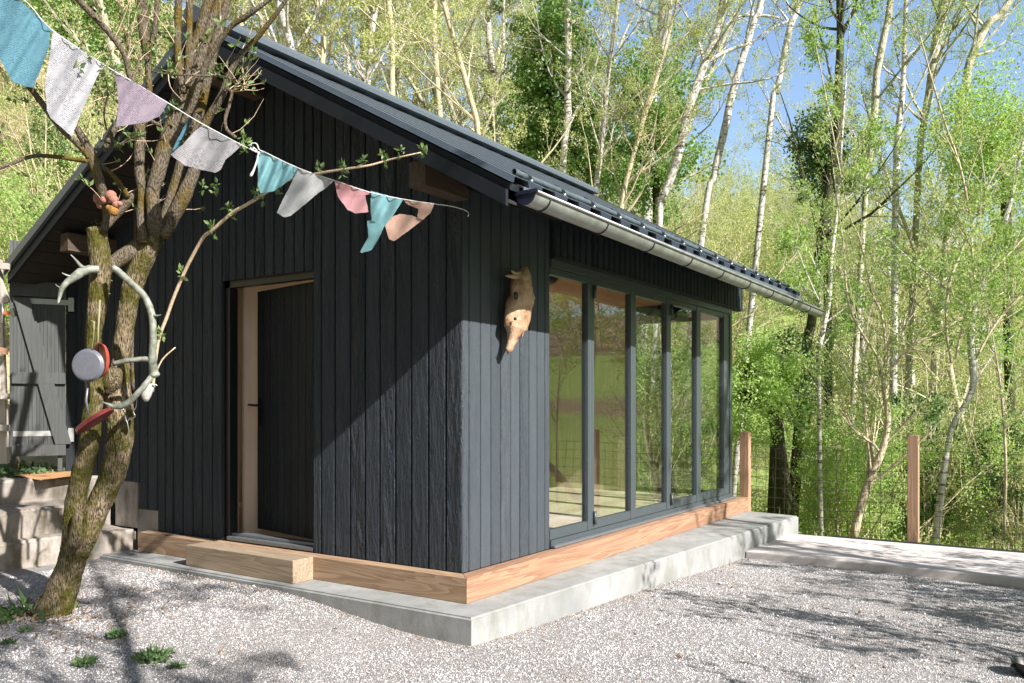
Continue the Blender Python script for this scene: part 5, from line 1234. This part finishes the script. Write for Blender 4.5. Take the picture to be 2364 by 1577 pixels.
Dz = lambda x, y: (460 + x / 3.265, 200 + y / 3.265)
def flag(label, polys, d, m_, folds=3, amp=.018, seed=0, name='prayer_flag', group='flags on the string'):
    rg = random.Random(seed); allp = [q for pl_ in polys for q in pl_]
    cx = sum(q[0] for q in polys[0]) / len(polys[0]); cy = sum(q[1] for q in polys[0]) / len(polys[0])
    mb = MB()
    dl = (lambda x: d[0] + (d[1] - d[0]) * (x - d[2]) / (d[3] - d[2])) if isinstance(d, tuple) else (lambda x: d)
    for pl_ in polys:
        ccx = sum(q[0] for q in pl_) / len(pl_); ccy = sum(q[1] for q in pl_) / len(pl_); bd_ = []
        for i in range(len(pl_)):
            a, b_ = pl_[i], pl_[(i + 1) % len(pl_)]; k = max(2, int(math.hypot(b_[0] - a[0], b_[1] - a[1]) / 5))
            for t in range(k): bd_.append((a[0] + (b_[0] - a[0]) * t / k + rg.uniform(-.5, .5), a[1] + (b_[1] - a[1]) * t / k + rg.uniform(-.5, .5)))
        NR = 12; vs = []; ymin = min(q[1] for q in pl_)
        for k in range(NR + 1):
            for x, y in bd_:
                s_ = k / NR; xx, yy = ccx + (x - ccx) * s_, ccy + (y - ccy) * s_
                w_ = math.sin((xx * .8 + yy * .35) / 100 * folds * 3.1 + seed) * amp * min(1, max(0, (yy - ymin) / 40)) + .006 * math.sin(xx * .17 + yy * .11 + seed * 2)
                vs.append(tuple(at(xx, yy, dl(xx) + w_)))
        nb = len(bd_); mb.add(vs, [(k * nb + j, k * nb + (j + 1) % nb, (k + 1) * nb + (j + 1) % nb, (k + 1) * nb + j) for k in range(NR) for j in range(nb)], True)
    # local frame turned so that the writing follows the string
    V = np.concatenate(mb.v); org = at(cx, cy, dl(cx)); sl = math.atan2(*(lambda a, b_: (-(b_[1] - a[1]), b_[0] - a[0]))(polys[0][0], polys[0][1]))
    xax = (Vector((RX, RY, 0)) * math.cos(sl) + Vector((0, 0, 1)) * math.sin(sl)).normalized(); yax = Vector((FX, FY, 0)); zax = xax.cross(yax)
    Mx = Matrix((xax, yax, zax)).transposed(); Rm = np.array(Mx)
    V2 = (V - np.array(org)) @ Rm
    mb2 = MB(); mb2.v = [V2]; mb2.n = len(V2); mb2.f = mb.f; mb2.sm = mb.sm
    o = mb2.build(name, m_); o.location = org; o.rotation_euler = Mx.to_euler(); return tag(o, label, 'flag', group)
BL = m_flag('blue flag cloth', (.16, .35, .45), (.05, .11, .16), .95); BL2 = m_flag('blue flag cloth worn', (.32, .60, .66), (.10, .30, .36), .4)
WH = m_flag('white flag cloth', (.60, .60, .65), (.08, .08, .10), .95); LI = m_flag('lilac flag cloth', (.42, .35, .43), (.12, .08, .14), .95)
GY = m_flag('greyish flag cloth', (.47, .455, .48), (.10, .10, .11), .95); PK = m_flag('pink flag cloth', (.80, .42, .45), (.55, .30, .38), .45); SA = m_flag('salmon flag cloth', (.72, .47, .38), (.42, .24, .20), .4)
def sd(x): return 4.75 + .35 * min(1, max(0, x / 560)) if x < 570 else 5.05 + .02 * (x - 570) / 500
flag('sky blue printed flag at the far upper left', [[A(-60, -60), A(100, -40), A(370, 205), A(350, 350), A(290, 520), A(240, 635), A(190, 630), A(90, 590), A(0, 430), A(-60, 300)]], (4.75, 4.82, 0, 120), BL, 2, .02, 1)
flag('white printed flag, first right of the big blue one', [[A(385, 218), A(750, 470), A(700, 560), A(610, 770), A(555, 900), A(520, 990), A(440, 920), A(370, 860), A(340, 800), A(325, 600), A(360, 400)]], (4.82, 4.9, 120, 240), WH, 2.4, .022, 2)
flag('dull lilac printed flag under the broken branch', [[A(820, 500), A(1215, 745), A(1160, 840), A(1060, 885), A(960, 900), A(840, 920), A(858, 780), A(850, 640)]], (4.92, 5.0, 260, 390), LI, 2, .015, 3)
flag('blue flag half hidden behind the elder stems', [[A(1195, 735), A(1290, 790), A(1430, 880), A(1420, 960), A(1350, 1060), A(1235, 1120), A(1265, 950), A(1160, 880)]], (5.6, 5.62, 370, 460), BL, 3, .012, 4)
flag('grey white printed flag, last before the knot', [[A(1470, 903), A(1755, 1050), A(1690, 1110), A(1630, 1160), A(1600, 1230), A(1560, 1250), A(1440, 1225), A(1340, 1200), A(1235, 1120), A(1330, 1040), A(1400, 960)]], (5.04, 5.08, 470, 560), GY, 2.2, .03, 5)
flag('pale blue folded flag, first right of the knot', [[Dz(480, 488), Dz(745, 620), Dz(700, 690), Dz(630, 745), Dz(560, 790), Dz(460, 805), Dz(440, 740), Dz(445, 620), Dz(425, 520)]], 5.05, BL2, 9, .022, 6)
flag('white flag folded over, between pale blue and pink', [[Dz(750, 613), Dz(1010, 715), Dz(960, 760), Dz(900, 800), Dz(690, 975), Dz(640, 985), Dz(585, 950), Dz(640, 830), Dz(700, 720)]], 5.06, m_flag('white worn cloth', (.68, .68, .70), (.25, .25, .27), .35), 3, .02, 7)
flag('pink torn flag in the middle of the right hand string', [[Dz(1030, 705), Dz(1280, 795), Dz(1282, 812), Dz(1248, 802), Dz(1262, 870), Dz(1275, 945), Dz(1180, 957), Dz(1120, 930), Dz(1045, 830), Dz(1020, 722)]], 5.06, PK, 3, .012, 8)
flag('pale blue flag twisted to a long tail', [[Dz(1295, 785), Dz(1535, 855), Dz(1470, 960), Dz(1400, 1050), Dz(1300, 1010), Dz(1290, 900)], [Dz(1400, 1045), Dz(1350, 1150), Dz(1300, 1230), Dz(1230, 1255), Dz(1212, 1247), Dz(1275, 1130), Dz(1265, 1015), Dz(1305, 1000)]], 5.07, BL2, 5, .02, 9)
flag('salmon flag curled up at the right end of the string', [[Dz(1540, 850), Dz(1770, 885), Dz(1745, 950), Dz(1690, 1000), Dz(1640, 990), Dz(1660, 925), Dz(1625, 900), Dz(1560, 885)], [Dz(1640, 985), Dz(1690, 1000), Dz(1560, 1100), Dz(1470, 1165), Dz(1430, 1150), Dz(1400, 1050), Dz(1440, 985), Dz(1510, 960), Dz(1600, 970)]], 5.08, SA, 3, .02, 10)
mb = MB(); q = dens(traced([(-20, -45, 2, 4.74), (62, 5, 2, 4.77), (118, 68, 2, 4.82), (240, 150, 2, 4.9), (300, 185, 2, 4.95), (388, 238, 2, 5.02), (456, 280, 2, 5.03), (560, 336, 2, 5.05), (592, 350, 2.4, 5.05)], 5), 3); mb.tube(q[:, :3], q[:, 3] * 1.1, 5)
q = dens(traced([(606, 349, 2.5, 5.04), (690, 389, 2.4, 5.05), (775, 418, 2.4, 5.06), (853, 444, 2.2, 5.06), (930, 460, 2, 5.07), (1003, 471, 2, 5.08), (1040, 476, 1.8, 5.08), (1070, 484, 1.6, 5.08), (1082, 492, 1.8, 5.08), (1080, 500, 2.6, 5.08)], 5), 3); mb.tube(q[:, :3], q[:, 3] * 1.1, 5)
for ln in ([(592, 350), (580, 345), (580, 332), (592, 332), (598, 345), (606, 350)], [(594, 348), (584, 340), (588, 350), (600, 352), (595, 356)]): q = dens(traced([(x, y, 3, 5.03) for x, y in ln], 5), 4); mb.tube(q[:, :3], q[:, 3], 6)
q = dens(traced([(597, 352, 4, 5.02), (594, 368, 4, 5.02), (586, 392, 5, 5.02), (580, 404, 7, 5.02), (577, 406, 4, 5.02)], 5), 4); mb.tube(q[:, :3], q[:, 3], 6)
M['cord'] = m_simple('white cord', (.68, .68, .66), .9)
tag(mb.build('flag_string', M['cord'], None, at(592, 350, 5.05)), 'white cord with a knot that carries the prayer flags across the gable', 'string')

# ------------------------------------------------------------------ small ground things
rng = np.random.default_rng(77)
def rosette(label, px_, py_, n, size, m_='weed', asp=.5, up=.7, group=None, name='weed_plant'):
    p = onZ(px_, py_, -.33); g = Vector((p.x, p.y, gzz(p.x, p.y))); mb = MB(); P = np.array(g) + rng.normal(0, size * .45, (n, 3)) * np.array([1, 1, .12]) + np.array([0, 0, .015])
    D = P - np.array(g); D[:, 2] = up * size * .5; D /= np.linalg.norm(D, axis=1)[:, None] + 1e-9
    mb.quads(leaf_quads(rng, P, size, D * 1.6, asp=asp, bend=.5))
    N2 = n * 2; P2 = np.array(g) + rng.normal(0, size * .7, (N2, 3)) * np.array([1, 1, .1]) + np.array([0, 0, .02]); mb.quads(leaf_quads(rng, P2, size * .45, None, asp=.8))
    return tag(mb.build(name, M[m_], None, g), label, 'weed', group)
rosette('bluish green leafy weed beside the foot of the elder', 30, 1462, 60, .055)
rosette('broad dandelion rosette against the elder trunk', 92, 1458, 16, .15, 'weed', .22)
rosette('round clump of small lobed weed leaves in the gravel', 268, 1510, 150, .032, 'weed', .85)
rosette('spiky clump of narrow weed leaves in the gravel', 350, 1548, 90, .06, 'weed', .26)
rosette('small tuft of weed at the bottom edge of the gravel', 195, 1568, 70, .035, 'weed', .5)
for i, (x, y) in enumerate([(60, 1500), (20, 1530), (405, 1560), (12, 1480)]):
    rosette('tiny weed sprouting from the gravel near the elder', x, y, 22 + 4 * i, .028, 'weed', .5, .7, 'tiny weeds in the gravel')
# fallen leaves
lf_ = [(1215, 1462), (1575, 1525), (1860, 1457), (1985, 1408), (2012, 1440), (2070, 1300), (2135, 1480), (1805, 1508), (2045, 1545), (1462, 1463), (690, 1470), (430, 1375), (560, 1443), (1700, 1350), (1690, 1352), (505, 1538), (235, 1395), (187, 1365)]
LL = MB()
M['litter'] = m_leaf('fallen brown leaf', (.16, .09, .045), (.40, .24, .12), .7, .2)
first = None
for i, (x, y) in enumerate(lf_):
    p = onZ(x, y, -.36); g = Vector((p.x, p.y, gzz(p.x, p.y) + .012))
    mb = MB(); mb.quads(leaf_quads(rng, np.array(g)[None], .04, np.array([[1, .3, .05]]), asp=.6, bend=.5)); 
    tag(mb.build('fallen_leaf', M['litter'], None, g), 'dry brown leaf lying on the gravel', 'leaf', 'fallen leaves on the gravel')
N = 520; th = rng.uniform(0, 6.28, N); rr = rng.uniform(.05, .85, N); c_ = onZ(110, 1470, -.33); P = np.stack([c_.x + rr * np.cos(th), c_.y + rr * np.sin(th), np.zeros(N)], 1); P[:, 2] = [gzz(a, b_) + .008 for a, b_ in P[:, :2]]
mb = MB(); mb.quads(leaf_quads(rng, P, .028, np.tile([.2, .2, .02], (N, 1)), asp=.5)); tag(mb.build('leaf_litter', M['litter']), 'brown leaf litter around the foot of the elder', 'leaf litter', kind='stuff')
N = 900; t = rng.uniform(0, 1, N); x = -.42 - np.abs(rng.normal(0, .05, N)); y = -.4 + t * 4.0; k = rng.random(N) < .5
x[k] = -.4 + rng.uniform(0, 1, k.sum()) * 4.2; y[k] = -.366 - (x[k] + .392) * .0667 - .02 - np.abs(rng.normal(0, .05, k.sum()))
P = np.stack([x, y, np.array([gzz(a, b_) + .006 for a, b_ in zip(x, y)])], 1); mb = MB(); mb.quads(leaf_quads(rng, P, .016, np.tile([.3, .3, .02], (N, 1)), asp=.35)); tag(mb.build('plant_debris', M['litter']), 'fine brown plant debris gathered along the foot of the concrete plinth', 'debris', kind='stuff')
# black bowl at the bottom right corner
p = onZ(2385, 1565, -.40); g = Vector((p.x, p.y, gzz(p.x, p.y))); mb = MB(); prof = [(0, .0), (.09, .0), (.14, .05), (.165, .13), (.175, .135), (.175, .12), (.15, .05), (.10, .012), (0, .012)]
ns = 32; sc_ = .62; vs = [(g.x + r_ * sc_ * math.cos(2 * math.pi * j / ns), g.y + r_ * sc_ * math.sin(2 * math.pi * j / ns), g.z + h_ * sc_) for r_, h_ in prof for j in range(ns)]
mb.add(vs, [(i * ns + j, i * ns + (j + 1) % ns, (i + 1) * ns + (j + 1) % ns, (i + 1) * ns + j) for i in range(len(prof) - 1) for j in range(ns)], True)
k_ = Vector((-RX, -RY, 0)); mb.ball(tuple(g + k_ * .115 + Vector((0, 0, .06))), .012, 2)
tag(fixn(mb.build('metal_bowl', M['blackm'], None, g)), 'black round metal bowl cut off at the lower right corner of the gravel', 'bowl')
